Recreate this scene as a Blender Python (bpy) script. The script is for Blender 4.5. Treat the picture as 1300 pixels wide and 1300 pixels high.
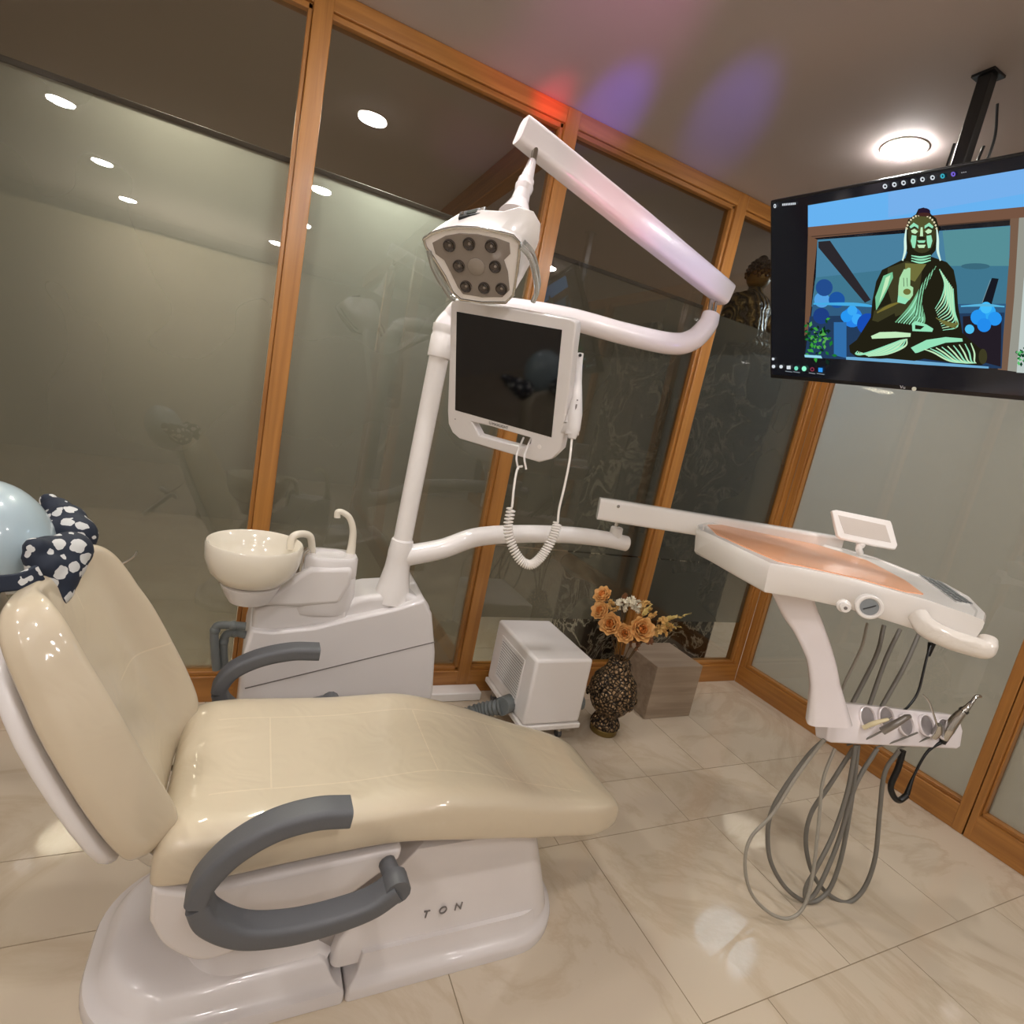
import bpy, bmesh, math, random
from mathutils import Vector, Matrix, Euler, noise
R = math.radians
random.seed(7)
scene = bpy.context.scene
for o in list(bpy.data.objects): bpy.data.objects.remove(o)
COL = scene.collection

# ------------------------------------------------------------------ camera
F = 697.597
CAM = Vector((-2.99099, -2.34569, 1.41537))
EUL = Euler((1.3919947, -0.1973864, -0.4198852), 'XYZ')
cam_data = bpy.data.cameras.new('camera')
cam_data.sensor_width = 36; cam_data.sensor_fit = 'HORIZONTAL'
cam_data.lens = F / 1300 * 36
cam_data.clip_start = 0.02
cam = bpy.data.objects.new('camera', cam_data); COL.objects.link(cam)
cam.location = CAM; cam.rotation_euler = EUL
scene.camera = cam
# ------------------------------------------------------------------ world, exposure, light levels
w = bpy.data.worlds.new('world'); scene.world = w; w.use_nodes = True
w.node_tree.nodes['Background'].inputs[0].default_value = (.9, .85, .8, 1)
w.node_tree.nodes['Background'].inputs[1].default_value = 0.02
scene.view_settings.view_transform = 'Standard'
scene.view_settings.look = 'None'
scene.view_settings.gamma = 1
scene.view_settings.use_curve_mapping = False
scene.view_settings.exposure = 0.0
LAMP = 215.0          # emission of a ceiling lamp's diffuser
NEXT = 1.75           # level of the lights in the rooms beyond the glass
def area(name, loc, target, size, power, color, spread=180):
    d = bpy.data.lights.new(name, 'AREA'); d.shape = 'DISK'; d.size = size
    d.energy = power; d.color = color; d.spread = R(spread)
    o = bpy.data.objects.new(name, d); COL.objects.link(o); o.location = loc
    o.rotation_euler = (Vector(target) - Vector(loc)).to_track_quat('-Z', 'Y').to_euler()
    return o
def spot(name, loc, target, power, color, ang, blend=.8, r=.03):
    d = bpy.data.lights.new(name, 'SPOT'); d.energy = power; d.color = color
    d.spot_size = R(ang); d.spot_blend = blend; d.shadow_soft_size = r
    o = bpy.data.objects.new(name, d); COL.objects.link(o); o.location = loc
    o.rotation_euler = (Vector(target) - Vector(loc)).to_track_quat('-Z', 'Y').to_euler()
    return o
# lights of the rooms beyond the two glass walls
area('next_room_light', (-3.8, 4.8, 1.9), (-3.8, 4.8, 3), 1.6, 11 * NEXT, (1, .96, .88), 170)
spot('next_room_spot', (-3.6, 1.3, 2.65), (-3.5, 3.0, 1.75), 130 * NEXT, (1, .93, .78), 62, 1)
area('next_room_light', (-3.35, .30, 2.5), (-3.2, .05, 1.0), .16, 5 * NEXT, (1, .93, .78), 120)
area('next_room_light', (-2.6, .24, 2.5), (-2.6, .05, 1.2), .16, 7 * NEXT, (.95, .98, .88), 120)
area('next_room_light', (-4.0, 2.4, 2.6), (-4.0, 2.4, 0), .4, 8 * NEXT, (1, .9, .75))
area('next_room_light', (-2.6, 3.6, 2.6), (-2.6, 3.6, 0), .4, 7 * NEXT, (1, .9, .75))
area('side_room_light', (1.05, .2, 2.6), (.05, -.1, 1.7), .5, 12 * NEXT, (.55, .75, 1))
area('side_room_light', (2.0, -1.1, 2.6), (1.6, -1.1, 0), .5, 32 * NEXT, (1, .95, .88))
area('side_room_light', (2.4, 1.2, 2.6), (2.4, 1.2, 0), .5, 12 * NEXT, (1, .9, .8))
# small party projector throwing red, blue and pink patches on the ceiling
spot('party_light', (-2.3, -1.9, 2.1), (-2.04, -.0, 2.675), 260, (1, .0, .06), 6, 1)
spot('party_light', (-2.3, -1.9, 2.1), (-1.80, -.06, 2.7), 230, (.10, .06, 1), 10, 1)
spot('party_light', (-2.3, -1.9, 2.1), (-1.45, -.40, 2.7), 110, (.14, .10, 1), 12, 1)
spot('party_light', (-2.3, -1.9, 2.1), (-2.08, -.45, 2.7), 40, (1, .25, .8), 26, 1)
spot('party_light', (-1.9, -2.3, 1.2), (-2.12, -.85, 2.05), 34, (1, .16, .42), 14, 1)
spot('party_light', (-1.9, -2.3, 1.2), (-1.85, -.82, 1.95), 34, (.42, .30, 1), 18, 1)

# ------------------------------------------------------------------ where a point seen in the photo lies in the room
RM = EUL.to_matrix()
def ray(u, v): return RM @ Vector(((u - 650) / F, -(v - 650) / F, -1.0))
def at(u, v, t): return CAM + ray(u, v) * t                       # at a distance
def on(u, v, ax, val):                                            # on an upright or level plane
    d = ray(u, v); i = 'xyz'.index(ax); return CAM + d * ((val - CAM[i]) / d[i])
def onp(u, v, P0, n):                                             # on any plane
    d = ray(u, v); return CAM + d * ((P0 - CAM).dot(n) / d.dot(n))

# ------------------------------------------------------------------ materials
def srgb(r, g, b):
    f = lambda c: (c / 255 / 12.92) if c / 255 <= .04045 else ((c / 255 + .055) / 1.055) ** 2.4
    return (f(r), f(g), f(b), 1)
def new_mat(name):
    m = bpy.data.materials.new(name); m.use_nodes = True
    nt = m.node_tree; return m, nt, nt.nodes, nt.links, nt.nodes['Principled BSDF']
def mat(name, c, rough=.4, metal=0, var=.04, scale=6, coat=0, bump=0, bscale=60, spec=.5, emit=None, es=1, trans=0):
    m, nt, N, L, p = new_mat(name)
    p.inputs['Roughness'].default_value = rough; p.inputs['Metallic'].default_value = metal
    p.inputs['Coat Weight'].default_value = coat; p.inputs['Coat Roughness'].default_value = .06
    p.inputs['Specular IOR Level'].default_value = spec
    p.inputs['Transmission Weight'].default_value = trans
    tc = N.new('ShaderNodeTexCoord'); nz = N.new('ShaderNodeTexNoise'); nz.inputs['Scale'].default_value = scale
    nz.inputs['Detail'].default_value = 4
    L.new(tc.outputs['Object'], nz.inputs['Vector'])
    mx = N.new('ShaderNodeMix'); mx.data_type = 'RGBA'
    mx.inputs[6].default_value = tuple(min(1, x * (1 - var)) for x in c[:3]) + (1,)
    mx.inputs[7].default_value = tuple(min(1, x * (1 + var)) for x in c[:3]) + (1,)
    L.new(nz.outputs['Fac'], mx.inputs[0]); L.new(mx.outputs[2], p.inputs['Base Color'])
    if bump:
        n2 = N.new('ShaderNodeTexNoise'); n2.inputs['Scale'].default_value = bscale; n2.inputs['Detail'].default_value = 3
        L.new(tc.outputs['Object'], n2.inputs['Vector'])
        b = N.new('ShaderNodeBump'); b.inputs['Strength'].default_value = bump; b.inputs['Distance'].default_value = .01
        L.new(n2.outputs['Fac'], b.inputs['Height']); L.new(b.outputs[0], p.inputs['Normal'])
    if emit:
        p.inputs['Emission Color'].default_value = emit; p.inputs['Emission Strength'].default_value = es
    return m
def emission(name, c, s):
    m, nt, N, L, p = new_mat(name); N.remove(p)
    e = N.new('ShaderNodeEmission'); e.inputs[0].default_value = c; e.inputs[1].default_value = s
    L.new(e.outputs[0], N['Material Output'].inputs[0]); return m
def math_node(N, L, op, a, b=None):
    n = N.new('ShaderNodeMath'); n.operation = op
    for i, x in enumerate((a, b)):
        if x is None: continue
        if hasattr(x, 'is_linked'): L.new(x, n.inputs[i])
        else: n.inputs[i].default_value = x
    return n.outputs[0]
def wood(name, c1, c2, axis=2, rough=.35, grain=18, coat=.3):
    m, nt, N, L, p = new_mat(name)
    tc = N.new('ShaderNodeTexCoord'); mp = N.new('ShaderNodeMapping')
    s = [grain, grain, grain]; s[axis] = .8; mp.inputs['Scale'].default_value = s
    L.new(tc.outputs['Object'], mp.inputs[0])
    nz = N.new('ShaderNodeTexNoise'); nz.inputs['Scale'].default_value = 2.2; nz.inputs['Detail'].default_value = 6
    nz.inputs['Distortion'].default_value = .6; L.new(mp.outputs[0], nz.inputs['Vector'])
    cr = N.new('ShaderNodeValToRGB'); cr.color_ramp.elements[0].color = c1; cr.color_ramp.elements[1].color = c2
    cr.color_ramp.elements[0].position = .3; cr.color_ramp.elements[1].position = .7
    L.new(nz.outputs['Fac'], cr.inputs[0]); L.new(cr.outputs[0], p.inputs['Base Color'])
    p.inputs['Roughness'].default_value = rough; p.inputs['Coat Weight'].default_value = coat; p.inputs['Coat Roughness'].default_value = .2
    b = N.new('ShaderNodeBump'); b.inputs['Strength'].default_value = .12; b.inputs['Distance'].default_value = .004
    L.new(nz.outputs['Fac'], b.inputs['Height']); L.new(b.outputs[0], p.inputs['Normal'])
    return m
W1, W2 = srgb(148, 96, 42), srgb(178, 122, 58)
WOODZ = wood('orange_wood_upright', W1, W2, 2); WOODX = wood('orange_wood_along', W1, W2, 0); WOODY = wood('orange_wood_deep', W1, W2, 1)
WHITE = mat('white_enamel', srgb(237, 232, 229), .28, coat=.3, var=.02)
WHITEW = mat('warm_white_enamel', srgb(239, 234, 229), .25, coat=.4, var=.02)
LILAC = mat('grey_white_plastic', srgb(222, 217, 215), .3, coat=.35, var=.03)
SHELL = mat('base_plastic', srgb(216, 209, 206), .27, coat=.4, var=.03)
DGREY = mat('dark_grey_rubber', srgb(88, 89, 92), .5, var=.05, bump=.05, bscale=200)
MGREY = mat('grey_hose', srgb(112, 108, 100), .5)
LGREY = mat('light_grey_hose', srgb(150, 144, 132), .45)
CGREY = mat('corrugated_grey', srgb(110, 115, 115), .5)
BLACK = mat('black_plastic', srgb(14, 14, 15), .35)
SEAM = mat('seam_dark', srgb(120, 113, 108), .6)
CHROME = mat('chrome', srgb(200, 198, 194), .14, metal=1)
BEIGE = mat('beige_plastic', srgb(226, 214, 176), .3)
PORCE = mat('porcelain', srgb(228, 220, 204), .12, coat=.5, var=.015)
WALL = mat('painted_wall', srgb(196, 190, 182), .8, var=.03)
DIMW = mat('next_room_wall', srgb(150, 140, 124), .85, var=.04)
CEIL = mat('painted_ceiling', srgb(182, 170, 164), .75, var=.03, scale=1.5)
# white plastic with the pale skin reflections of a lacquer tube
ARM = mat('arm_enamel', srgb(240, 232, 233), .24, coat=.5, var=.01)

def vinyl(name, c, rects):
    """cream vinyl under clear plastic, stitched along the given lines (axis, value, axis2, lo, hi)"""
    m, nt, N, L, p = new_mat(name)
    tc = N.new('ShaderNodeTexCoord'); sp = N.new('ShaderNodeSeparateXYZ'); L.new(tc.outputs['Object'], sp.inputs[0])
    acc = None
    for ax, val, ax2, lo, hi in rects:
        d = math_node(N, L, 'ABSOLUTE', math_node(N, L, 'SUBTRACT', sp.outputs[ax], val))
        k = math_node(N, L, 'LESS_THAN', d, .0018)
        k = math_node(N, L, 'MULTIPLY', k, math_node(N, L, 'GREATER_THAN', sp.outputs[ax2], lo))
        k = math_node(N, L, 'MULTIPLY', k, math_node(N, L, 'LESS_THAN', sp.outputs[ax2], hi))
        acc = k if acc is None else math_node(N, L, 'MAXIMUM', acc, k)
    nz = N.new('ShaderNodeTexNoise'); nz.inputs['Scale'].default_value = 7; nz.inputs['Detail'].default_value = 2
    nz.inputs['Distortion'].default_value = 1.5
    L.new(tc.outputs['Object'], nz.inputs['Vector'])
    b = N.new('ShaderNodeBump'); b.inputs['Strength'].default_value = .13; b.inputs['Distance'].default_value = .03
    L.new(nz.outputs['Fac'], b.inputs['Height']); last = b
    p.inputs['Base Color'].default_value = c
    if acc is not None:
        b2 = N.new('ShaderNodeBump'); b2.inputs['Strength'].default_value = .5; b2.inputs['Distance'].default_value = .003
        b2.invert = True
        L.new(acc, b2.inputs['Height']); L.new(b.outputs[0], b2.inputs['Normal']); last = b2
        mx = N.new('ShaderNodeMix'); mx.data_type = 'RGBA'; mx.inputs[6].default_value = c
        mx.inputs[7].default_value = tuple(min(1, x * 1.12) for x in c[:3]) + (1,)  # stitch lines paler than the vinyl: their highlight is put into the colour
        L.new(acc, mx.inputs[0]); L.new(mx.outputs[2], p.inputs['Base Color'])
    L.new(last.outputs[0], p.inputs['Coat Normal']); 
    if acc is not None: L.new(b2.outputs[0], p.inputs['Normal'])
    p.inputs['Roughness'].default_value = .38; p.inputs['Coat Weight'].default_value = .8; p.inputs['Coat Roughness'].default_value = .07
    return m
CREAM = srgb(202, 187, 162)
VSEAT = vinyl('cream_vinyl_seat', CREAM, [('Y', -1.225, 'X', -3.0, -2.05), ('Y', -.955, 'X', -3.0, -2.1),
    ('X', -2.88, 'Y', -1.225, -.955), ('X', -2.50, 'Y', -1.225, -.955), ('X', -2.26, 'Y', -1.225, -.955)])
VBACK = vinyl('cream_vinyl_back', CREAM, [('Z', .70, 'Y', -1.06, -.88), ('Y', -1.06, 'Z', .86, .98)])

# floor: polished marble tile and grout
def marble(name, base, vein, rough, vs=1.6, veinw=.5, coat=0, metal=0, tile=True):
    m, nt, N, L, p = new_mat(name)
    tc = N.new('ShaderNodeTexCoord')
    nz = N.new('ShaderNodeTexNoise'); nz.inputs['Scale'].default_value = vs; nz.inputs['Detail'].default_value = 7
    nz.inputs['Distortion'].default_value = 1.6; nz.inputs['Roughness'].default_value = .6
    L.new(tc.outputs['Object'], nz.inputs['Vector'])
    v = math_node(N, L, 'ABSOLUTE', math_node(N, L, 'SUBTRACT', nz.outputs['Fac'], .5))
    cr = N.new('ShaderNodeValToRGB'); cr.color_ramp.elements[0].color = vein; cr.color_ramp.elements[1].color = base
    cr.color_ramp.elements[0].position = 0; cr.color_ramp.elements[1].position = veinw * .1
    L.new(v, cr.inputs[0])
    out = cr.outputs[0]
    if tile:
        at_ = N.new('ShaderNodeAttribute'); at_.attribute_name = 'tone'
        hv = N.new('ShaderNodeHueSaturation'); L.new(out, hv.inputs['Color'])
        L.new(math_node(N, L, 'ADD', at_.outputs['Fac'], .0), hv.inputs['Value']); out = hv.outputs[0]
    L.new(out, p.inputs['Base Color'])
    p.inputs['Roughness'].default_value = rough; p.inputs['Specular IOR Level'].default_value = .6
    return m
TILE = marble('polished_marble_tile', srgb(202, 187, 166), srgb(192, 175, 152), .07, 1.3, .6)
GROUT = mat('grout', srgb(140, 124, 100), .7)
DARKM = marble('dark_veined_marble', srgb(36, 33, 28), srgb(200, 192, 176), .25, 4, .3, tile=False)

def glass_mat(name, tint):
    m, nt, N, L, p = new_mat(name); N.remove(p)
    t = N.new('ShaderNodeBsdfTransparent'); t.inputs[0].default_value = tint
    g = N.new('ShaderNodeBsdfGlossy'); g.inputs['Roughness'].default_value = 0.0; g.inputs[0].default_value = (1, 1, 1, 1)
    fr = N.new('ShaderNodeFresnel'); fr.inputs[0].default_value = 1.5; ge = N.new('ShaderNodeNewGeometry')
    fk = math_node(N, L, 'MULTIPLY', fr.outputs[0], math_node(N, L, 'SUBTRACT', 1.0, ge.outputs['Backfacing']))
    fk = math_node(N, L, 'MINIMUM', math_node(N, L, 'MULTIPLY', fk, 1.7), 1.0)
    mx = N.new('ShaderNodeMixShader'); L.new(fk, mx.inputs[0]); L.new(t.outputs[0], mx.inputs[1]); L.new(g.outputs[0], mx.inputs[2])
    L.new(mx.outputs[0], N['Material Output'].inputs[0]); return m
GLASS = glass_mat('window_glass', (.80, .80, .77, 1))
def film_mat(name, clear, col, dif=.35):
    m, nt, N, L, p = new_mat(name); N.remove(p)
    t = N.new('ShaderNodeBsdfTransparent'); t.inputs[0].default_value = (.92, .92, .9, 1)
    tl = N.new('ShaderNodeBsdfTranslucent'); tl.inputs[0].default_value = col
    df = N.new('ShaderNodeBsdfDiffuse'); df.inputs[0].default_value = col
    tc = N.new('ShaderNodeTexCoord'); nz = N.new('ShaderNodeTexNoise'); nz.inputs['Scale'].default_value = 1.2
    L.new(tc.outputs['Object'], nz.inputs['Vector'])
    a = N.new('ShaderNodeMixShader'); a.inputs[0].default_value = dif; L.new(tl.outputs[0], a.inputs[1]); L.new(df.outputs[0], a.inputs[2])
    b = N.new('ShaderNodeMixShader'); L.new(a.outputs[0], b.inputs[1]); L.new(t.outputs[0], b.inputs[2])
    k = math_node(N, L, 'ADD', math_node(N, L, 'MULTIPLY', nz.outputs['Fac'], .06), clear - .03)
    L.new(k, b.inputs[0])
    L.new(b.outputs[0], N['Material Output'].inputs[0]); return m
FILM = film_mat('frosted_film', .60, (.46, .465, .43, 1), .2)
FILMS = film_mat('frosted_film_side', .40, (.70, .68, .64, 1))

# ------------------------------------------------------------------ mesh helpers
def finish(name, bm, m, parent=None, sharp=38, bevel=0, segs=3, subsurf=0, kind=None, smooth=True):
    bmesh.ops.recalc_face_normals(bm, faces=bm.faces)
    if smooth:
        for f in bm.faces: f.smooth = True
        for e in bm.edges:
            if len(e.link_faces) == 2 and e.calc_face_angle(0) > R(sharp): e.smooth = False
    me = bpy.data.meshes.new(name); bm.to_mesh(me); bm.free()
    for mm in (m if isinstance(m, (list, tuple)) else [m]): me.materials.append(mm)
    o = bpy.data.objects.new(name, me); COL.objects.link(o)
    if bevel:
        b = o.modifiers.new('bevel', 'BEVEL'); b.width = bevel; b.segments = segs; b.limit_method = 'ANGLE'; b.angle_limit = R(35)
        b.harden_normals = False
    if subsurf:
        s = o.modifiers.new('sub', 'SUBSURF'); s.levels = subsurf; s.render_levels = subsurf
    if parent:
        o.parent = parent; o.matrix_parent_inverse = parent.matrix_basis.inverted()
    if kind: o['kind'] = kind
    return o
def thing(name, label, cat, loc=(0, 0, 0), group=None):
    o = bpy.data.objects.new(name, None); COL.objects.link(o); o.location = loc
    o.empty_display_size = .05
    o['label'] = label; o['category'] = cat
    if group: o['group'] = group
    return o
def tag(o, label, cat, group=None):
    o['label'] = label; o['category'] = cat
    if group: o['group'] = group
    return o
def box(bm, c, s, rot=None, mi=0):
    c = Vector(c); M = rot or Matrix.Identity(3)
    vs = [bm.verts.new(c + M @ Vector((s[0] / 2 * x, s[1] / 2 * y, s[2] / 2 * z))) for x in (-1, 1) for y in (-1, 1) for z in (-1, 1)]
    for q in ((0, 1, 3, 2), (4, 6, 7, 5), (0, 4, 5, 1), (2, 3, 7, 6), (0, 2, 6, 4), (1, 5, 7, 3)):
        bm.faces.new([vs[i] for i in q]).material_index = mi
    return vs
def boxlh(bm, lo, hi, mi=0):
    lo = Vector(lo); hi = Vector(hi); box(bm, (lo + hi) / 2, hi - lo, mi=mi)
def one_box(lo, hi):
    bm = bmesh.new(); boxlh(bm, lo, hi); return bm
def spline(pts, n=8):
    pts = [Vector(p) for p in pts]
    if len(pts) < 3: return pts
    P = [pts[0] * 2 - pts[1]] + pts + [pts[-1] * 2 - pts[-2]]
    out = []
    for i in range(1, len(P) - 2):
        for k in range(n):
            t = k / n; a, b, c, d = P[i - 1], P[i], P[i + 1], P[i + 2]
            out.append(.5 * ((2 * b) + (c - a) * t + (2 * a - 5 * b + 4 * c - d) * t * t + (-a + 3 * b - 3 * c + d) * t ** 3))
    out.append(pts[-1]); return out
def interp(vals, n):
    m = len(vals); out = []
    for i in range(n):
        x = i / (n - 1) * (m - 1); k = min(int(x), m - 2); f = x - k
        out.append(vals[k] * (1 - f) + vals[k + 1] * f)
    return out
def ring_loft(bm, rings, cap=True, closed=False, mi=0):
    V = [[bm.verts.new(p) for p in r] for r in rings]
    n = len(V[0])
    for i in range(len(V) - (0 if closed else 1)):
        a, b = V[i], V[(i + 1) % len(V)]
        for j in range(n):
            try: bm.faces.new((a[j], a[(j + 1) % n], b[(j + 1) % n], b[j])).material_index = mi
            except ValueError: pass
    if cap and not closed:
        bm.faces.new(V[0][::-1]).material_index = mi; bm.faces.new(V[-1]).material_index = mi
def tube(bm, pts, r, seg=12, smooth=8, cap=True, mi=0):
    P = spline(pts, smooth) if smooth and len(pts) > 2 else [Vector(p) for p in pts]
    rs = interp(list(r), len(P)) if isinstance(r, (list, tuple)) else [r] * len(P)
    T = [(P[min(i + 1, len(P) - 1)] - P[max(i - 1, 0)]).normalized() for i in range(len(P))]
    a = T[0].orthogonal().normalized(); rings = []
    for i, p in enumerate(P):
        a = (a - T[i] * a.dot(T[i])).normalized(); b = T[i].cross(a)
        rings.append([p + (a * math.cos(2 * math.pi * k / seg) + b * math.sin(2 * math.pi * k / seg)) * rs[i] for k in range(seg)])
    ring_loft(bm, rings, cap, mi=mi)
def section_sweep(bm, pts, up, w, h, rr=.35, smooth=8, k=6, mi=0):
    """rounded-rectangle bar swept along a path; w across (path x up), h along up; w,h may be lists"""
    P = spline(pts, smooth) if smooth and len(pts) > 2 else [Vector(p) for p in pts]
    n = len(P); ws = interp(w, n) if isinstance(w, (list, tuple)) else [w] * n; hs = interp(h, n) if isinstance(h, (list, tuple)) else [h] * n
    rings = []
    for i, p in enumerate(P):
        t = (P[min(i + 1, n - 1)] - P[max(i - 1, 0)]).normalized()
        s = t.cross(up).normalized(); u2 = s.cross(t)
        ring = []
        W, Hh = ws[i] / 2, hs[i] / 2; r = min(W, Hh) * 2 * rr
        for cx, cy, a0 in ((1, 1, 0), (-1, 1, 90), (-1, -1, 180), (1, -1, 270)):
            for q in range(k):
                a = R(a0 + 90 * q / (k - 1))
                ring.append(p + s * (cx * (W - r) + r * math.cos(a)) + u2 * (cy * (Hh - r) + r * math.sin(a)))
        rings.append(ring)
    ring_loft(bm, rings, mi=mi)
def lathe(bm, prof, c, axis=(0, 0, 1), seg=32, mi=0, cap=True, ref=None):
    ax = Vector(axis).normalized(); a = (Vector(ref) if ref else ax.orthogonal()); a = (a - ax * a.dot(ax)).normalized(); b = ax.cross(a); c = Vector(c)
    ring_loft(bm, [[c + ax * z + (a * math.cos(2 * math.pi * k / seg) + b * math.sin(2 * math.pi * k / seg)) * max(r, .0004) for k in range(seg)] for r, z in prof], cap, mi=mi)
def prism(bm, poly, vec, mi=0):
    vec = Vector(vec)
    a = [bm.verts.new(Vector(p)) for p in poly]; b = [bm.verts.new(Vector(p) + vec) for p in poly]; n = len(a)
    bm.faces.new(a).material_index = mi; bm.faces.new(b[::-1]).material_index = mi
    for i in range(n): bm.faces.new((a[i], b[i], b[(i + 1) % n], a[(i + 1) % n])).material_index = mi
def plate_with_hole(bm, outer, hole, vec, mi=0):
    vec = Vector(vec)
    lo = [bm.verts.new(Vector(p)) for p in outer]; lh = [bm.verts.new(Vector(p)) for p in hole]
    es = [bm.edges.new((l[i], l[(i + 1) % len(l)])) for l in (lo, lh) for i in range(len(l))]
    r = bmesh.ops.triangle_fill(bm, use_beauty=True, edges=es)
    fs = [g for g in r['geom'] if isinstance(g, bmesh.types.BMFace)]
    ex = bmesh.ops.extrude_face_region(bm, geom=fs)
    for v in [g for g in ex['geom'] if isinstance(g, bmesh.types.BMVert)]: v.co += vec
    for f in bm.faces: f.material_index = mi
def ico(bm, c, r, sub=2, rot=None, mi=0):
    r = r if isinstance(r, (tuple, list, Vector)) else (r, r, r)
    M = Matrix.Translation(Vector(c)) @ (rot or Matrix.Identity(3)).to_4x4() @ Matrix.Diagonal((*r, 1))
    g = bmesh.ops.create_icosphere(bm, subdivisions=sub, radius=1, matrix=M)
    for v in g['verts']:
        for f in v.link_faces: f.material_index = mi
def txt(body, name, size, P, ex, ey, m, parent, depth=.0006, space=1.0):
    """flat lettering laid on a surface: P start of baseline, ex/ey unit axes"""
    cu = bpy.data.curves.new(name, 'FONT'); cu.body = body; cu.size = size; cu.extrude = depth; cu.space_character = space
    tmp = bpy.data.objects.new('tmp', cu); COL.objects.link(tmp)
    dg = bpy.context.evaluated_depsgraph_get(); me = bpy.data.meshes.new_from_object(tmp.evaluated_get(dg))
    bpy.data.objects.remove(tmp)
    ex = Vector(ex).normalized(); ey = Vector(ey).normalized(); ez = ex.cross(ey).normalized()
    M = Matrix((ex, ey, ez)).transposed().to_4x4(); M.translation = Vector(P); me.transform(M)
    me.materials.clear(); me.materials.append(m)
    o = bpy.data.objects.new(name, me); COL.objects.link(o)
    if parent: o.parent = parent; o.matrix_parent_inverse = parent.matrix_basis.inverted()
    return o

# ------------------------------------------------------------------ the room
H = 2.7
def build_floor():
    bm = bmesh.new(); lay = bm.faces.layers.float.new('tone'); g = .0014
    boxlh(bm, (-5.9, -5.5, -.06), (3.4, 6.4, -.0015), 1)
    rows = [-.74 + .61 * k for k in range(12)]; rows = [-.74, -.13] + [-.13 + .61 * k for k in range(1, 12)]
    low = [-1.003, -1.613, -2.223, -2.833, -3.443, -4.053, -4.663, -5.5]
    ys = sorted(set([r for r in rows if r < 6.4] + [6.4] + low))
    rnd = random.Random(3)
    off = {-1.613: .006, -1.003: .10, -.74: .104, -2.223: .37}
    for j in range(len(ys) - 1):
        y0, y1 = ys[j], ys[j + 1]
        o = off.get(round(y0, 3), rnd.uniform(0, .6)); xs = [-5.9]
        x = -6.0 - o + .0
        line = sorted([-o - .6 * k for k in range(10)] + [-o + .6 * k for k in range(1, 6)] + ([-.974] if abs(y0 + .74) < .001 else []))
        line = [-5.9] + [v for v in line if -5.8 < v < 3.3] + [3.4]
        for i in range(len(line) - 1):
            a, b = line[i], line[i + 1]
            vs = [bm.verts.new(p) for p in ((a + g, y0 + g, 0), (b - g, y0 + g, 0), (b - g, y1 - g, 0), (a + g, y1 - g, 0))]
            f = bm.faces.new(vs); f[lay] = rnd.uniform(.95, 1.04)
            for k in range(4):
                p, q = vs[k], vs[(k + 1) % 4]
                f2 = bm.faces.new((p, bm.verts.new(p.co - Vector((0, 0, .002))), bm.verts.new(q.co - Vector((0, 0, .002))), q)); f2[lay] = 1
    me = bpy.data.meshes.new('floor'); bm.to_mesh(me); bm.free(); me.materials.append(TILE); me.materials.append(GROUT)
    o = bpy.data.objects.new('floor', me); COL.objects.link(o); o['kind'] = 'structure'
build_floor()
finish('ceiling', one_box((-5.9, -5.5, H), (3.4, 6.4, H + .08)), CEIL, kind='structure')
finish('wall_left', one_box((-5.9, -5.5, 0), (-5.6, 0, H)), WALL, kind='structure')
finish('wall_front', one_box((-5.9, -5.6, 0), (0.1, -5.3, H)), WALL, kind='structure')
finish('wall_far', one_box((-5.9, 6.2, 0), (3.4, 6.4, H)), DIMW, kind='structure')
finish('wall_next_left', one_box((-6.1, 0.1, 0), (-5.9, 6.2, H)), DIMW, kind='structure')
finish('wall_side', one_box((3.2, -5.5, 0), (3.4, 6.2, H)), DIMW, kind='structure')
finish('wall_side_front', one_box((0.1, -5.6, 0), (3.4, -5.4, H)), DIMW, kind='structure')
tn = 0
def trim(lo, hi, m, lip=None):
    """one timber: the main face and, where the photo shows it, a small rebate strip beside the pane"""
    global tn; tn += 1
    bm = bmesh.new(); boxlh(bm, lo, hi)
    if lip:
        for l, h in lip: boxlh(bm, l, h)
    return finish('trim_%d' % tn, bm, m, bevel=.003, segs=2, kind='structure')
D = .07
# back glass wall: bottom rail, head, posts
trim((-5.6, 0, 0), (0, D, .115), WOODX, [((-5.6, .012, .115), (0, D, .133))])
trim((-5.6, 0, 2.635), (0, D, H), WOODX, [((-5.6, .012, 2.615), (0, D, 2.635))])
posts = [-5.0, -3.96, -2.935, -1.93, -.925]
for x in posts:
    trim((x - .029, -.002, .0), (x + .036, D, H), WOODZ, [((x - .046, .012, .0), (x - .029, D, H))])
trim((-.042, .002, 0), (.004, D, H), WOODZ, [((-.055, .014, .0), (-.042, D, H))])
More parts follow.
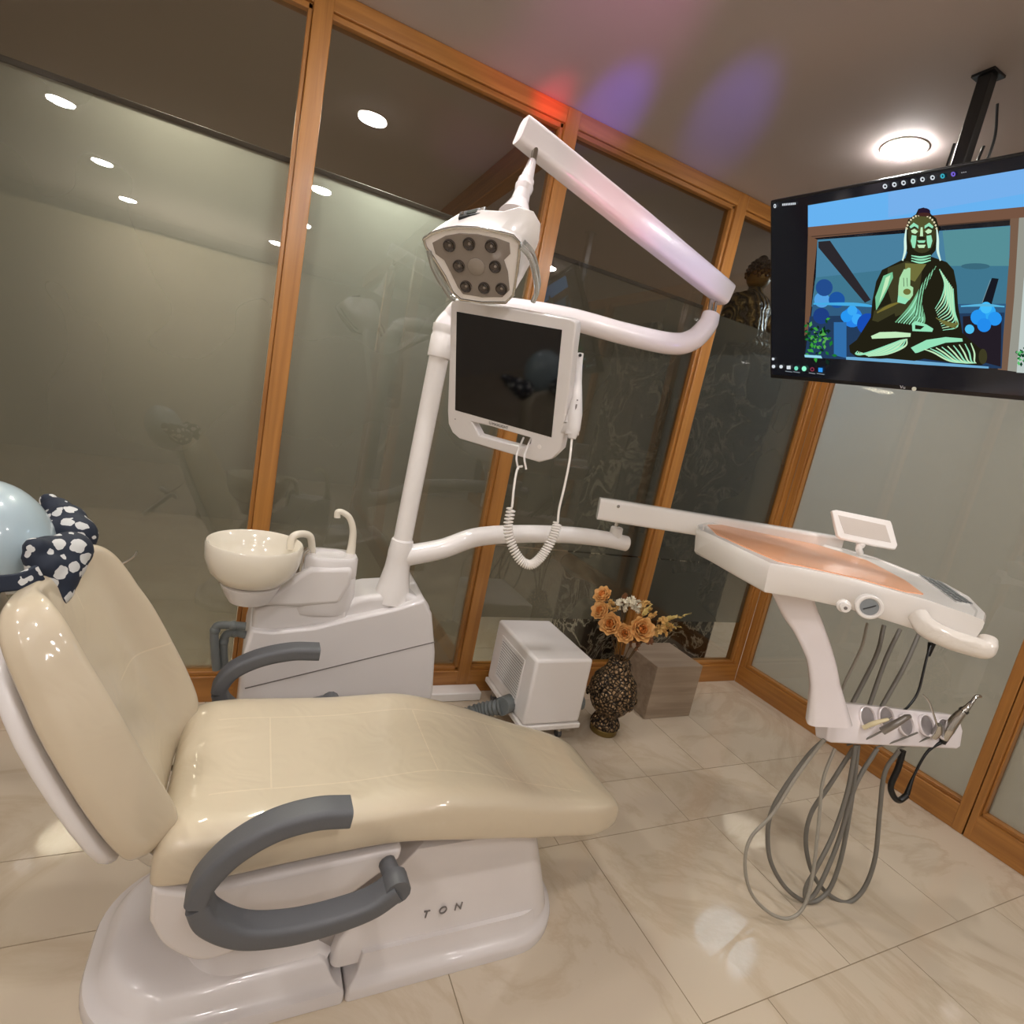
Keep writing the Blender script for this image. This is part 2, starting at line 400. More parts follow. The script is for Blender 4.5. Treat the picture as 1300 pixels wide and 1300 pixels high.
# right glass wall
trim((0, -5.3, 0), (D, -1.335, .12), WOODY, [((.012, -5.3, .12), (D, -1.335, .138))])
trim((0, -1.331, 0), (D, 0, .12), WOODY, [((.012, -1.331, .12), (D, 0, .138))])
trim((0, -5.3, 2.635), (D, 0, H), WOODY, [((.012, -5.3, 2.615), (D, 0, 2.635))])
trim((0.001, -.045, 0), (D, .0, H), WOODZ, [((.012, -.055, 0), (D, -.045, H))])
trim((-.002, -1.331, 0), (D, -1.288, H), WOODZ)
trim((-.002, -1.362, .0), (D, -1.335, H), WOODZ, [((.012, -1.372, 0), (D, -1.362, H))])
for y in (-2.5, -3.7, -4.9): trim((-.002, y - .03, 0), (D, y + .03, H), WOODZ)
wn = 0
def window(lo, hi, axis, film, split=True):
    """one pane with its frosted film in strips"""
    global wn; wn += 1
    e = bpy.data.objects.new('window_%d' % wn, None); COL.objects.link(e); e.location = lo; e['kind'] = 'structure'
    x0, y0, z0 = lo; x1, y1, z1 = hi
    finish('glass_pane', one_box(lo, hi), GLASS, e, smooth=False)
    bm = bmesh.new()
    if axis == 'y':
        for a, b in (((.39, .766), (.774, 2.13)) if x0 > -1.95 else ((.134, 2.13),)): boxlh(bm, (x0, y1 + .001, a), (x1, y1 + .002, b))
    else:
        for a, b in ((.14, .766), (.7665, 2.13)): boxlh(bm, (x1 + .001, y0, a), (x1 + .002, y1, b))
    finish('frosted_film', bm, film, e, smooth=False)
    return e
GY0, GY1 = .036, .044
xs = [-5.6] + posts + [0]
for i in range(len(xs) - 1):
    a = xs[i] + (.037 if i else 0); b = xs[i + 1] - (.047 if i + 1 < len(xs) - 1 else .056)
    window((a, GY0, .134), (b, GY1, 2.614), 'y', FILM)
for a, b in ((-5.3, -4.931), (-4.869, -3.731), (-3.669, -2.531), (-2.469, -1.373), (-1.287, -.056)):
    window((GY0, a, .139), (GY1, b, 2.614), 'x', FILMS)
# thin dark edging along the top of the film
EDGE = mat('film_edge', srgb(62, 52, 42), .6)
trim((-5.6, .046, 2.13), (-.93, .052, 2.15), EDGE)
# partition of the next room, running back from the second post
trim((-1.98, .09, 2.56), (-1.9, 5.2, H), WOODY)
trim((-1.98, .09, 0), (-1.9, 5.2, .13), WOODY)
for y in (1.25, 2.4, 3.6): trim((-1.98, y - .04, .13), (-1.9, y + .04, 2.56), WOODZ)
# dim furniture-height walls of the next room
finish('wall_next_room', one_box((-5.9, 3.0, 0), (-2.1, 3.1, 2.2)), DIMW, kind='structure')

# dark marble block behind the glass
bm = bmesh.new()
boxlh(bm, (-1.17, .13, 0), (-.16, .50, 2.03))
mb = finish('marble_column', bm, DARKM, bevel=.02)
tag(mb, 'dark veined marble block standing behind the frosted glass', 'column')

# ------------------------------------------------------------------ ceiling lamps
DIFF = emission('lamp_diffuser', (1, .965, .945, 1), LAMP)
RIM = mat('lamp_rim', srgb(225, 215, 200), .4)
def lamp(first, label, loc, src=None):
    if src is None:
        t = thing('ceiling_lamp', label, 'ceiling lamp', loc, 'round recessed ceiling lamps')
        bm = bmesh.new(); lathe(bm, [(.080, 0), (.080, -.004), (.073, -.006), (.072, -.002), (.072, 0)], loc, seg=28); finish('rim', bm, RIM, t)
        bm = bmesh.new(); lathe(bm, [(.070, -.004), (.068, -.013), (.05, -.019), (.0, -.021)], loc, seg=20); finish('diffuser', bm, DIFF, t)
        return t
    c = src.copy(); COL.objects.link(c); c.location = loc; c['label'] = label
    for ch in src.children:
        d = ch.copy(); COL.objects.link(d); d.parent = c; d.matrix_parent_inverse = ch.matrix_parent_inverse
    return c
names = {0: 'round white ceiling lamp glowing above the television and its black ceiling pole'}
spots = [(-.86, -.735), (-2.63, -.76), (-4.25, -.76), (-.86, -2.2), (-2.75, -2.2), (-4.25, -2.2), (-.9, -3.4), (-2.8, -3.4), (-4.3, -3.4), (-.9, -4.6), (-3.0, -4.6), (-4.35, -4.6)]
first = None
for i, (x, y) in enumerate(spots):
    lb = names.get(i, 'round recessed ceiling lamp of the room, seen only as a reflection in the glass wall')
    if i == 0: first = lamp(None, lb, (x, y, H)); del first['group']
    else: lamp(None, lb, (x, y, H), first)['group'] = 'round recessed ceiling lamps'

# ------------------------------------------------------------------ dental chair
UP = Vector((0, 0, 1))
chair = thing('dental_chair', 'cream upholstered dental chair with grey armrests and glossy white base in the foreground', 'dental chair', (-2.62, -1.08, 0))
YC = -1.09
def build_seat():
    # x, top height, bottom height, half width
    st = [(-3.085, .43, .40, .20), (-3.08, .49, .40, .232), (-3.05, .525, .403, .250), (-2.96, .534, .408, .256), (-2.84, .530, .418, .254), (-2.72, .527, .424, .252),
          (-2.62, .532, .424, .251), (-2.52, .536, .408, .249), (-2.42, .518, .385, .242), (-2.32, .492, .362, .232), (-2.22, .458, .338, .222),
          (-2.12, .428, .315, .208), (-2.02, .402, .290, .196), (-1.95, .380, .282, .174), (-1.905, .355, .280, .15), (-1.89, .33, .29, .13)]
    # resample smoothly
    P = spline([Vector((a, b, c)) for a, b, c, d in st], 3); Wd = spline([Vector((a, d, 0)) for a, b, c, d in st], 3)
    bm = bmesh.new(); rings = []
    for p, q in zip(P, Wd):
        x, zt, zb, hw = p[0], p[1], p[2], q[1]; ring = []; n = 40
        zc = (zt + zb) / 2; hh = (zt - zb) / 2
        for k in range(n):
            a = 2 * math.pi * k / n; c, s = math.cos(a), math.sin(a)
            e = .42 if s > 0 else .3
            yy = math.copysign(abs(c) ** .38, c) * hw; zz = math.copysign(abs(s) ** e, s) * hh
            if s > 0: zz -= .012 * max(0, 1 - (yy / (hw * .8)) ** 2) * (1 if x < -2.2 else .4)
            ring.append((x, YC + yy, zc + zz))
        rings.append(ring)
    ring_loft(bm, rings)
    return finish('seat_cushion', bm, VSEAT, chair, sharp=80, subsurf=1)
build_seat()
# side shell under the cushion
yn = -1.33
prof = [(192, 1128), (243, 1134), (512, 1076), (508, 1092), (492, 1104), (430, 1150), (330, 1192), (292, 1213), (250, 1222), (208, 1204), (188, 1172)]
bm = bmesh.new(); prism(bm, [on(u, v, 'y', yn) for u, v in prof[:5]] + spline([on(u, v, 'y', yn) for u, v in prof[5:]] , 6), (0, .48, 0))
finish('seat_shell', bm, SHELL, chair, bevel=.012, segs=4)
bm = bmesh.new(); boxlh(bm, (-2.50, -1.22, .30), (-2.1, -.94, .35)); finish('legrest_frame_shade', bm, BLACK, chair, bevel=.01)  # slab under the legrest; its black stands for the shadow below the cushion
# base: floor plate and front cover
def rounded(x0, x1, y0, y1, r, n=12):
    out = []
    for cx, cy, a0, rr in ((x1, y1, 0, r[0]), (x0, y1, 90, r[1]), (x0, y0, 180, r[2]), (x1, y0, 270, r[3])):
        sx = -1 if cx == x1 else 1; sy = -1 if cy == y1 else 1
        for q in range(n):
            a = R(a0 + 90 * q / (n - 1)); out.append((cx + sx * rr + rr * math.cos(a), cy + sy * rr + rr * math.sin(a)))
    return out
def stack(bm, levels):
    """levels: (z, inset, x0,x1,y0,y1,radii)"""
    rings = []
    for z, ins, x0, x1, y0, y1, r in levels:
        rings.append([(x, y, z) for x, y in rounded(x0 + ins, x1 - ins, y0 + ins, y1 - ins, [max(q - ins, .004) for q in r])])
    ring_loft(bm, rings)
bm = bmesh.new(); B = (-3.21, -2.668, -1.325, -.85, (.01, .19, .19, .01))
stack(bm, [(0.001, 0, *B), (.022, 0, *B), (.032, .004, *B), (.036, .018, *B), (.05, .03, *B), (.075, .045, *B), (.085, .06, *B)])
finish('base_plate', bm, SHELL, chair, sharp=50)
bm = bmesh.new(); B = (-2.664, -2.045, -1.325, -.85, (.19, .01, .01, .17))
stack(bm, [(0.001, 0, *B), (.022, 0, *B), (.034, .004, *B), (.040, .016, *B), (.052, .026, *B), (.09, .034, *B)])
finish('base_plate', bm, SHELL, chair, sharp=50)
bm = bmesh.new()
lv = []
for z, ins, x0, x1 in ((.06, 0, -2.70, -2.085), (.12, .012, -2.70, -2.092), (.20, .022, -2.66, -2.11), (.28, .03, -2.60, -2.13), (.325, .036, -2.56, -2.15), (.335, .06, -2.55, -2.16)):
    lv.append((z, ins, x0, x1, -1.285, -.89, (.10, .02, .02, .08)))
stack(bm, lv); finish('front_cover', bm, SHELL, chair, sharp=50)
bm = bmesh.new()
lv = [(z, ins, -3.0, -2.72, -1.25, -.93, (.03, .1, .1, .03)) for z, ins in ((.07, -.03), (.10, 0), (.2, .02), (.38, .03))]
stack(bm, lv); finish('lift_column_cover', bm, SHELL, chair, sharp=50)
bm = bmesh.new(); boxlh(bm, (-2.73, -1.24, .06), (-2.69, -.93, .3)); finish('cover_gap_shade', bm, mat('recess_shade_grey', srgb(160, 152, 146), .5), chair)  # solid filler, greyer than the covers: the recess's shade is in its colour
# lettering on the front cover
pl = on(575, 1155, 'y', -1.272)
for ch, (u, v) in zip('TON', ((536, 1166), (556, 1161), (576, 1156))):
    p = on(u, v, 'y', -1.2735)
    txt(ch, 'lettering', .028, p, (1, 0, 0), (.12, .09, 1), SEAM, chair, .0015)
# backrest
O = Vector((-3.085, -1.085, .50)); U = Vector((-.42, 0, .907)).normalized(); Nn = Vector((U.z, 0, -U.x)); Y = Vector((0, 1, 0))
def back_section(s, hw, bol, front, back, n=56):
    ring = []
    for k in range(n):
        a = 2 * math.pi * k / n; c, sn = math.cos(a), math.sin(a)
        t = math.copysign(abs(c) ** .5, c)
        if sn >= 0:
            x = abs(t); hump = bol * 1.45 * math.exp(-((x - .80) / .17) ** 2)
            d = front * (abs(sn) ** .5) + hump * min(1, abs(sn) * 2.2)
        else: d = -back * (abs(sn) ** .4)
        ring.append(O + U * s + Y * (t * hw) + Nn * (d - .022))
    return ring
def build_back():
    st = [(-.035, .18, .01, .005, .02), (-.02, .225, .025, .012, .035), (.02, .245, .040, .015, .04), (.10, .258, .046, .010, .042), (.20, .262, .046, .008, .042), (.30, .256, .044, .008, .042), (.36, .245, .040, .008, .04),
          (.41, .236, .036, .01, .038), (.46, .220, .030, .012, .036), (.495, .192, .018, .012, .03), (.51, .15, .0, .005, .02)]
    A = spline([Vector(x[:3]) for x in st], 4); Bq = spline([Vector((x[0], x[3], x[4])) for x in st], 4)
    bm = bmesh.new(); ring_loft(bm, [back_section(a[0], a[1], max(a[2], 0), max(b[1], 0), max(b[2], .004)) for a, b in zip(A, Bq)])
    finish('backrest', bm, VBACK, chair, sharp=80, subsurf=1)
    bm = bmesh.new()
    rings = []
    for s, hw, th in ((-.03, .20, .02), (.0, .235, .028), (.1, .252, .03), (.25, .256, .03), (.35, .24, .03), (.42, .20, .028), (.46, .14, .02)):
        ring = []
        for k in range(32):
            a = 2 * math.pi * k / 32; c, sn = math.cos(a), math.sin(a)
            ring.append(O + U * s + Y * (math.copysign(abs(c) ** .4, c) * hw) + Nn * (-.076 + math.copysign(abs(sn) ** .4, sn) * th * .6))
        rings.append(ring)
    ring_loft(bm, rings); finish('back_shell', bm, LILAC, chair, sharp=70, subsurf=1)
build_back()
bm = bmesh.new(); tube(bm, [O + Nn * -.10 + U * .08 + Y * y for y in (-.1, .1)], .035); finish('tilt_joint', bm, MGREY, chair)
for y in (-1.22, -.96):
    bm = bmesh.new(); section_sweep(bm, [(-3.16, y, .50), (-3.12, y, .42), (-3.04, y, .34)], Y, .03, .02, .3); finish('back_bracket', bm, CHROME, chair)
bm = bmesh.new(); section_sweep(bm, [O + U * .40 + Nn * -.07 - Y * .12, O + U * .56 + Nn * -.06 - Y * .12], Y, .012, .05, .3); finish('headrest_bar', bm, CHROME, chair)
# headrest under a pale blue cover
BLUE = mat('pale_blue_cover', srgb(172, 190, 198), .3, coat=.8, var=.05, bump=.15, bscale=14)
hc = at(-4, 682, 1.08)
bm = bmesh.new(); ico(bm, hc, (.086, .105, .118), 4, Matrix.Rotation(R(-25), 3, 'Y')); finish('headrest', bm, BLUE, chair)
# armrests
for nm, y, upper, lower, piv, sc in (
    ('near', -1.41, [(444, 1030), (400, 1033), (348, 1048), (298, 1077), (263, 1112), (250, 1139)], [(251, 1141), (266, 1164), (308, 1180), (365, 1177), (420, 1164), (470, 1146), (503, 1124)], (489, 1102), 1.05),
    ('far', -.76, [(405, 827), (370, 827), (330, 835), (297, 850), (281, 868), (278, 876)], [(278, 877), (284, 892), (305, 905), (340, 908), (380, 902), (420, 892)], (420, 890), 1)):
    pu = [on(u, v, 'y', y) for u, v in upper]; plo = [on(u, v, 'y', y) for u, v in lower]
    bm = bmesh.new(); section_sweep(bm, pu, Y, .040, .058, .28); e = finish('armrest', bm, DGREY, chair, sharp=50)
    bm = bmesh.new(); section_sweep(bm, plo, Y, [.038, .044, .046, .044, .042, .040, .04][:len(plo)], .058, .28); e2 = finish('armrest_support', bm, DGREY, chair, sharp=50)
    pv = on(*piv, 'y', y); sgn = 1 if nm == 'near' else -1
    bm = bmesh.new()
    q = plo[-1]
    tube(bm, [q, q + Vector((-.008, .06 * sgn, .002))], .019, smooth=0); tube(bm, [q + Vector((0, -.02 * sgn, 0)), q + Vector((0, .022 * sgn, 0))], .027, smooth=0)
    finish('armrest_pivot', bm, DGREY, chair)

# navy neck cushion with white tooth print, tied round the headrest
def print_mat():
    m, nt, N, L, p = new_mat('navy_tooth_print')
    tc = N.new('ShaderNodeTexCoord'); nz = N.new('ShaderNodeTexNoise'); nz.inputs['Scale'].default_value = 45
    L.new(tc.outputs['Object'], nz.inputs['Vector'])
    vm = N.new('ShaderNodeVectorMath'); vm.operation = 'SCALE'; vm.inputs['Scale'].default_value = .022; L.new(nz.outputs['Color'], vm.inputs[0])
    va = N.new('ShaderNodeVectorMath'); va.operation = 'ADD'; L.new(tc.outputs['Object'], va.inputs[0]); L.new(vm.outputs[0], va.inputs[1])
    vo = N.new('ShaderNodeTexVoronoi'); vo.inputs['Scale'].default_value = 33; vo.inputs['Randomness'].default_value = .75; L.new(va.outputs[0], vo.inputs['Vector'])
    k = math_node(N, L, 'LESS_THAN', vo.outputs['Distance'], .40)
    mx = N.new('ShaderNodeMix'); mx.data_type = 'RGBA'; mx.inputs[6].default_value = srgb(20, 30, 48); mx.inputs[7].default_value = srgb(200, 200, 198)
    L.new(k, mx.inputs[0]); L.new(mx.outputs[2], p.inputs['Base Color']); p.inputs['Roughness'].default_value = .7
    return m
def blob(name, m, parts, parent=None, voxel=.008, sm=6):
    bm = bmesh.new()
    for c, r, rot in parts: ico(bm, c, r, 3, rot)
    me = bpy.data.meshes.new(name); bm.to_mesh(me); bm.free(); me.materials.append(m)
    o = bpy.data.objects.new(name, me); COL.objects.link(o)
    rm = o.modifiers.new('remesh', 'REMESH'); rm.mode = 'VOXEL'; rm.voxel_size = voxel; rm.use_smooth_shade = True
    s = o.modifiers.new('smooth', 'SMOOTH'); s.iterations = sm; s.factor = .6
    if parent: o.parent = parent; o.matrix_parent_inverse = parent.matrix_basis.inverted()
    return o
pp = []
for u, v, t, r in ((62, 636, 1.50, .016), (72, 648, 1.49, .026), (84, 662, 1.47, .034), (92, 680, 1.45, .040), (88, 700, 1.42, .044), (80, 718, 1.40, .042), (72, 735, 1.38, .040), (75, 752, 1.37, .026), (76, 762, 1.36, .016),
                   (60, 700, 1.37, .034), (45, 695, 1.33, .022), (44, 708, 1.33, .022), (58, 720, 1.35, .034), (66, 680, 1.42, .03), (64, 735, 1.35, .022)):
    k_ = .84 if v < 690 else .77; pp.append((at(u, v, t * k_), r * k_ * (1.42 if v < 690 else 1.2), None))
cu = blob('neck_cushion', print_mat(), pp, voxel=.006, sm=4)
tag(cu, 'navy neck cushion with white tooth print on the cream chair backrest', 'cushion')
bm = bmesh.new(); section_sweep(bm, [at(50, 727, 1.00), at(25, 738, .97), at(-10, 742, .93)], U, .012, .03, .3)
bb = finish('strap', bm, cu.data.materials[0], cu)

# ------------------------------------------------------------------ spittoon unit with pole and delivery arm
unit = thing('spittoon_unit', 'white dental spittoon unit with porcelain bowl and tall pole behind the chair', 'dental unit', (-2.62, -.35, 0))
yf = -.5
fr = [(300, 905), (309, 830), (318, 800), (345, 803), (400, 797), (440, 787), (500, 774), (540, 762), (549, 780), (553, 830), (550, 880), (543, 905)]
bm = bmesh.new()
front = [on(u, v, 'y', yf) for u, v in fr]; front[0].z = .05; front[-1].z = .05
n_ = len(front)
def dz(p, k):  # the deck rises towards the wall
    return Vector((p.x + .01, p.y + k, p.z))
rings = []
for k, ins, rise in ((0.0, .015, 0), (.012, .0, 0), (.14, .0, .012), (.27, .0, .02), (.285, .02, .02)):
    cx = sum(p.x for p in front) / n_; cz = sum(p.z for p in front) / n_
    rings.append([Vector((p.x + (cx - p.x) * ins, yf + k, p.z + (cz - p.z) * ins + (rise if p.z > .4 else 0))) for p in front])
ring_loft(bm, rings); finish('cabinet', bm, LILAC, unit, sharp=40, bevel=.008)
bm = bmesh.new()
a = on(311, 874, 'y', yf - .0005); b = on(430, 845, 'y', yf - .0005); c = on(552, 815, 'y', yf - .0005)
section_sweep(bm, [a, b, c], Y, .004, .002, .2); finish('door_seam', bm, SEAM, unit)
# raised deck around the pole and recess deck under the bowl
deck = [(428, 790), (436, 772), (450, 761), (470, 757), (518, 754), (543, 764), (549, 778)]
bm = bmesh.new(); prism(bm, [on(u, v, 'y', -.47) for u, v in deck], (0, .20, 0)); finish('pole_deck', bm, LILAC, unit, bevel=.02, segs=4)
bm = bmesh.new(); prism(bm, [on(u, v, 'y', -.48) for u, v in ((318, 806), (322, 776), (345, 767), (430, 766), (442, 775), (440, 790))], (0, .22, 0))
finish('bowl_deck', bm, LILAC, unit, bevel=.014, segs=4)
# pole
pb = on(498, 752, 'y', -.42); pt = on(574, 404, 'y', -.42)
ax = (on(548, 500, 'y', -.42) - pb).normalized()
bm = bmesh.new()
lathe(bm, [(.066, -.03), (.064, .0), (.058, .03), (.046, .10), (.044, .14), (.0445, .145), (.0445, .16), (.040, .205), (.036, .21)], pb, ax, 32); finish('pole_collar', bm, WHITE, unit, sharp=22)
L1 = (pt - pb).length
bm = bmesh.new(); tube(bm, [pb, pb + ax * (L1 - .10)], .034, 24, 0); finish('pole', bm, WHITE, unit)
# curved delivery arm
j = pb + ax * .14
pts = [j] + [on(u, v, 'y', y) for u, v, y in ((560, 697, -.43), (605, 682, -.44), (660, 678, -.45), (720, 679, -.46), (765, 684, -.47), (795, 690, -.48))]
bm = bmesh.new(); tube(bm, pts, [.040, .038, .037, .036, .035, .034, .033], 24, 8); finish('delivery_arm', bm, WHITE, unit)
armend = pts[-1]
bm = bmesh.new(); q = on(782, 676, 'y', -.475); lathe(bm, [(.028, -.02), (.026, .02), (.022, .024)], q, UP, 20); finish('arm_socket', bm, WHITE, unit)
# bowl
bc = on(325, 690, 'y', -.53); rr = 57.5 * (1.70) / F
bm = bmesh.new()
lathe(bm, [(0, -.158), (.055, -.158), (.062, -.150), (.066, -.128), (.076, -.128), (.098, -.118), (.126, -.086), (.139, -.045), (rr + .001, .0), (rr - .003, .006), (rr - .008, .003), (.122, -.035), (.100, -.08), (.06, -.10), (.02, -.104), (0, -.104)], bc, UP, 48)
finish('bowl', bm, PORCE, unit, sharp=60)
bm = bmesh.new(); lathe(bm, [(.0, -.02), (.06, -.02), (.072, .0), (.088, .036), (.080, .040)], bc + Vector((0, 0, -.168)), UP, 40); finish('bowl_base', bm, LILAC, unit)
# cup tower
bm = bmesh.new(); prism(bm, [on(u, v, 'y', -.50) for u, v in ((312, 764), (330, 757), (352, 752), (378, 732), (395, 722), (448, 722), (446, 742), (430, 767), (380, 771), (325, 770))], (0, .13, 0)); finish('tower_base', bm, LILAC, unit, bevel=.014, segs=4)
tc_ = on(413, 745, 'y', -.42)
bm = bmesh.new(); rings = []
for z, sx, sy, dx in ((-.08, .105, .07, -.01), (-.06, .11, .075, -.01), (-.02, .105, .072, -.004), (.045, .098, .07, 0), (.05, .096, .068, 0), (.055, .098, .07, 0), (.115, .094, .068, .002), (.125, .088, .062, .002), (.127, .055, .045, .0), (.118, .05, .04, 0)):
    rings.append([tc_ + Vector((dx + math.copysign(abs(math.cos(a)) ** .75, math.cos(a)) * sx, math.copysign(abs(math.sin(a)) ** .75, math.sin(a)) * sy, z)) for a in [2 * math.pi * k / 40 for k in range(40)]])
ring_loft(bm, rings); finish('cup_tower', bm, LILAC, unit, sharp=40)
bm = bmesh.new(); tube(bm, [on(u, v, 'y', y) for u, v, y in ((369, 697, -.47), (370, 685, -.47), (376, 679, -.465), (387, 678, -.45), (394, 682, -.44), (396, 694, -.43), (396, 706, -.42))], .0125, 16); finish('bowl_rinse_spout', bm, PORCE, unit)
bm = bmesh.new(); tube(bm, [on(u, v, 'y', -.40) for u, v in ((444, 708), (447, 690), (448, 672), (444, 658), (436, 651), (429, 650), (428, 657))], [.018, .014, .012, .011, .0105, .0105, .0115], 16); finish('cup_filler_spout', bm, PORCE, unit)
bm = bmesh.new(); tube(bm, [on(u, v, 'y', -.45) for u, v in ((378, 745), (382, 725), (384, 705), (392, 697))], [.02, .018, .014, .01], 16); finish('bowl_joint', bm, CHROME, unit)
# pipes at the left end
for k, p in enumerate(([(312, 795), (296, 794), (278, 794), (273, 800), (272, 815), (275, 850)], [(312, 806), (298, 803), (288, 805), (284, 814), (284, 835), (287, 862)])):
    bm = bmesh.new(); tube(bm, [on(u, v, 'y', -.42 + .02 * k) for u, v in p], .0135, 14)
    q = [on(u, v, 'y', -.42 + .02 * k) for u, v in (p[1], p[3])]
    for c in q: ico(bm, c, .017, 2)
    finish('suction_pipe', bm, CGREY, unit)
for x, y in ((-2.90, -.40), (-2.27, -.40), (-2.90, -.28), (-2.27, -.28)):
    bm = bmesh.new(); lathe(bm, [(.022, .0), (.022, .05)], (x, y, .001), UP, 16); finish('foot', bm, MGREY, unit)

# assistant instrument holder peeping over the backrest
bm = bmesh.new(); section_sweep(bm, [at(150, 722, 1.63), at(135, 730, 1.65), at(110, 745, 1.67)], UP, .014, .02, .3); ah = finish('assistant_holder', bm, LILAC, chair)
bm = bmesh.new(); tube(bm, [at(138, 721, 1.62), at(148, 719, 1.62), at(168, 708, 1.62), at(174, 700, 1.62)], [.004, .0035, .0028, .0025], 8, 4); finish('metal_rod', bm, CHROME, ah)
for u, v in ((137, 712), (153, 727)):
    bm = bmesh.new(); ico(bm, at(u, v, 1.62), (.022, .014, .011), 3, Matrix.Rotation(R(35), 3, 'Y')); finish('glint_knob', bm, WHITE, ah)  # white knobs added for two glints; the gleam is their colour

# ------------------------------------------------------------------ operating lamp on its two arms
ol = thing('operating_lamp', 'white dental operating lamp with eight lenses hanging from a long jointed arm', 'lamp', tuple(pb + ax * (L1 - .1)))
e0 = pb + ax * (L1 - .10)
bm = bmesh.new()
hp = [e0 - ax * .002, e0 + ax * .06, pt, on(590, 391, 'y', -.45), at(640, 391, 1.88), at(720, 404, 1.87), at(790, 423, 1.86), at(850, 436, 1.86), at(878, 432, 1.86), at(897, 414, 1.86), at(903, 399, 1.86)]
tube(bm, hp, [.037, .038, .037, .036, .036, .036, .036, .036, .036, .033, .029], 24, 8); finish('horizontal_arm', bm, ARM, ol)
bm = bmesh.new(); lathe(bm, [(.040, -.10), (.041, -.095), (.041, -.03), (.039, -.025), (.039, -.015), (.041, -.01), (.041, .01)], e0 + ax * .06, ax, 28); finish('swivel_collar', bm, WHITE, ol)
sL, sR = at(668, 170, 1.46), at(918, 371, 1.86)
bm = bmesh.new(); section_sweep(bm, [sL, sL.lerp(sR, .02), sL.lerp(sR, .5), sL.lerp(sR, .98), sR], UP, [.05, .058, .06, .058, .05], [.066, .074, .08, .076, .068], .3, 6); finish('spring_arm', bm, ARM, ol, sharp=50)
bm = bmesh.new(); section_sweep(bm, [at(860, 312, 1.77) , at(882, 331, 1.80)], UP, .001, .004); finish('arm_slot', bm, SEAM, ol)
bm = bmesh.new(); tube(bm, [at(901, 396, 1.86), at(905, 372, 1.86)], .008, 12, 0); tube(bm, [at(907, 396, 1.86), at(911, 374, 1.86)], .005, 12, 0); finish('arm_pin', bm, CHROME, ol)
bm = bmesh.new(); tube(bm, [at(677, 206, 1.46), at(681, 184, 1.46)], .008, 12, 0); tube(bm, [at(674, 206, 1.46), at(677, 186, 1.46)], .003, 8, 0); finish('lamp_pin', bm, CHROME, ol)
k0, k1 = at(676, 204, 1.46), at(655, 272, 1.43)
axn = (k1 - k0); ln = axn.length
bm = bmesh.new(); lathe(bm, [(.0095, 0), (.011, .006), (.018, ln * .36), (.0215, ln * .38), (.0215, ln * .42), (.0225, ln * .46), (.0245, ln * .50), (.0235, ln * .56), (.021, ln * .60), (.024, ln * .78), (.036, ln * .95), (.045, ln * 1.05)], k0, axn, 28); finish('lamp_neck', bm, ARM, ol, sharp=16)
# head
fc = at(602, 335, 1.38)
t1, t2, t3 = at(571, 311, 1.345), at(624, 312, 1.325), at(603, 365, 1.415)
fn = (t2 - t1).cross(t3 - t1).normalized()
if fn.dot(CAM - fc) < 0: fn = -fn
def face(u, v, off=0): return onp(u, v, t1, fn) + fn * off
rim = [(538, 303), (548, 296), (563, 291), (581, 288), (610, 289), (634, 294), (652, 299), (660, 308), (659, 325), (656, 350), (652, 374), (642, 384), (612, 384), (585, 380), (575, 371), (565, 350), (550, 326), (541, 313)]
cen = face(604, 334)
def scaled(poly, s, off, sh=Vector((0, 0, 0))): return [cen + (face(u, v) - cen) * s + fn * off + sh for u, v in poly]
bk = at(642, 296, 1.45) - cen
top = [(548, 296), (563, 281), (585, 269), (612, 265), (640, 267), (664, 262), (680, 268), (687, 285), (684, 306), (674, 330), (664, 350), (640, 352), (612, 350), (590, 346), (574, 336), (562, 322), (554, 312), (548, 304)]
bm = bmesh.new()
rings = [scaled(rim, 1.0, 0), scaled(rim, 1.0, -.018)]
bkp = [onp(u, v, t1 - fn * .06, fn) for u, v in [(552, 292), (564, 283), (585, 270), (612, 266), (640, 268), (660, 262), (678, 268), (687, 284), (685, 305), (676, 330), (664, 352), (640, 362), (612, 362), (590, 356), (576, 344), (564, 325), (556, 312), (552, 302)]]
def roll(l, k): return l[k:] + l[:k]
rings += [[a.lerp(b, .55) for a, b in zip(scaled(rim, 1.0, -.03), bkp)], bkp]
c2 = sum(bkp, Vector()) / len(bkp)
rings += [[c2 + (p - c2) * .8 - fn * .022 for p in bkp], [c2 + (p - c2) * .45 - fn * .03 for p in bkp]]
ring_loft(bm, rings); finish('lamp_housing', bm, WHITE, ol, sharp=45, bevel=.003)
# recessed grey lens face
inner = [(549, 308), (566, 299), (583, 296), (606, 297), (630, 302), (647, 308), (648, 322), (640, 330), (645, 345), (647, 368), (638, 377), (612, 377), (588, 373), (581, 364), (572, 345), (564, 330), (553, 322)]
bm = bmesh.new(); prism(bm, [face(u, v, -.001) for u, v in inner], fn * .003)
finish('lens_panel', bm, mat('lens_panel_grey', srgb(134, 124, 116), .25, coat=.6), ol, bevel=.001)
bm = bmesh.new(); r0 = [face(u, v, .0015) for u, v in rim]; tube(bm, r0 + [r0[0]], .0035, 8, 0)
finish('front_rim', bm, CHROME, ol)
LENS = mat('lens_glass', srgb(66, 58, 54), .08, coat=1, metal=.6)
for u, v in ((571, 311), (596, 309), (624, 312), (583, 337), (629, 338), (592, 363), (615, 365), (637, 366)):
    bm = bmesh.new(); lathe(bm, [(.0155, .0), (.0155, .004), (.0135, .005), (.010, .002), (0, .0005)], face(u, v, .001), fn, 24)
    e = finish('lens', bm, LENS, ol)
bm = bmesh.new(); lathe(bm, [(.021, 0), (.021, .004), (.019, .005), (0, .005)], face(605, 338, .001), fn, 28); finish('sensor_cover', bm, mat('sensor_grey', srgb(150, 140, 130), .3), ol)
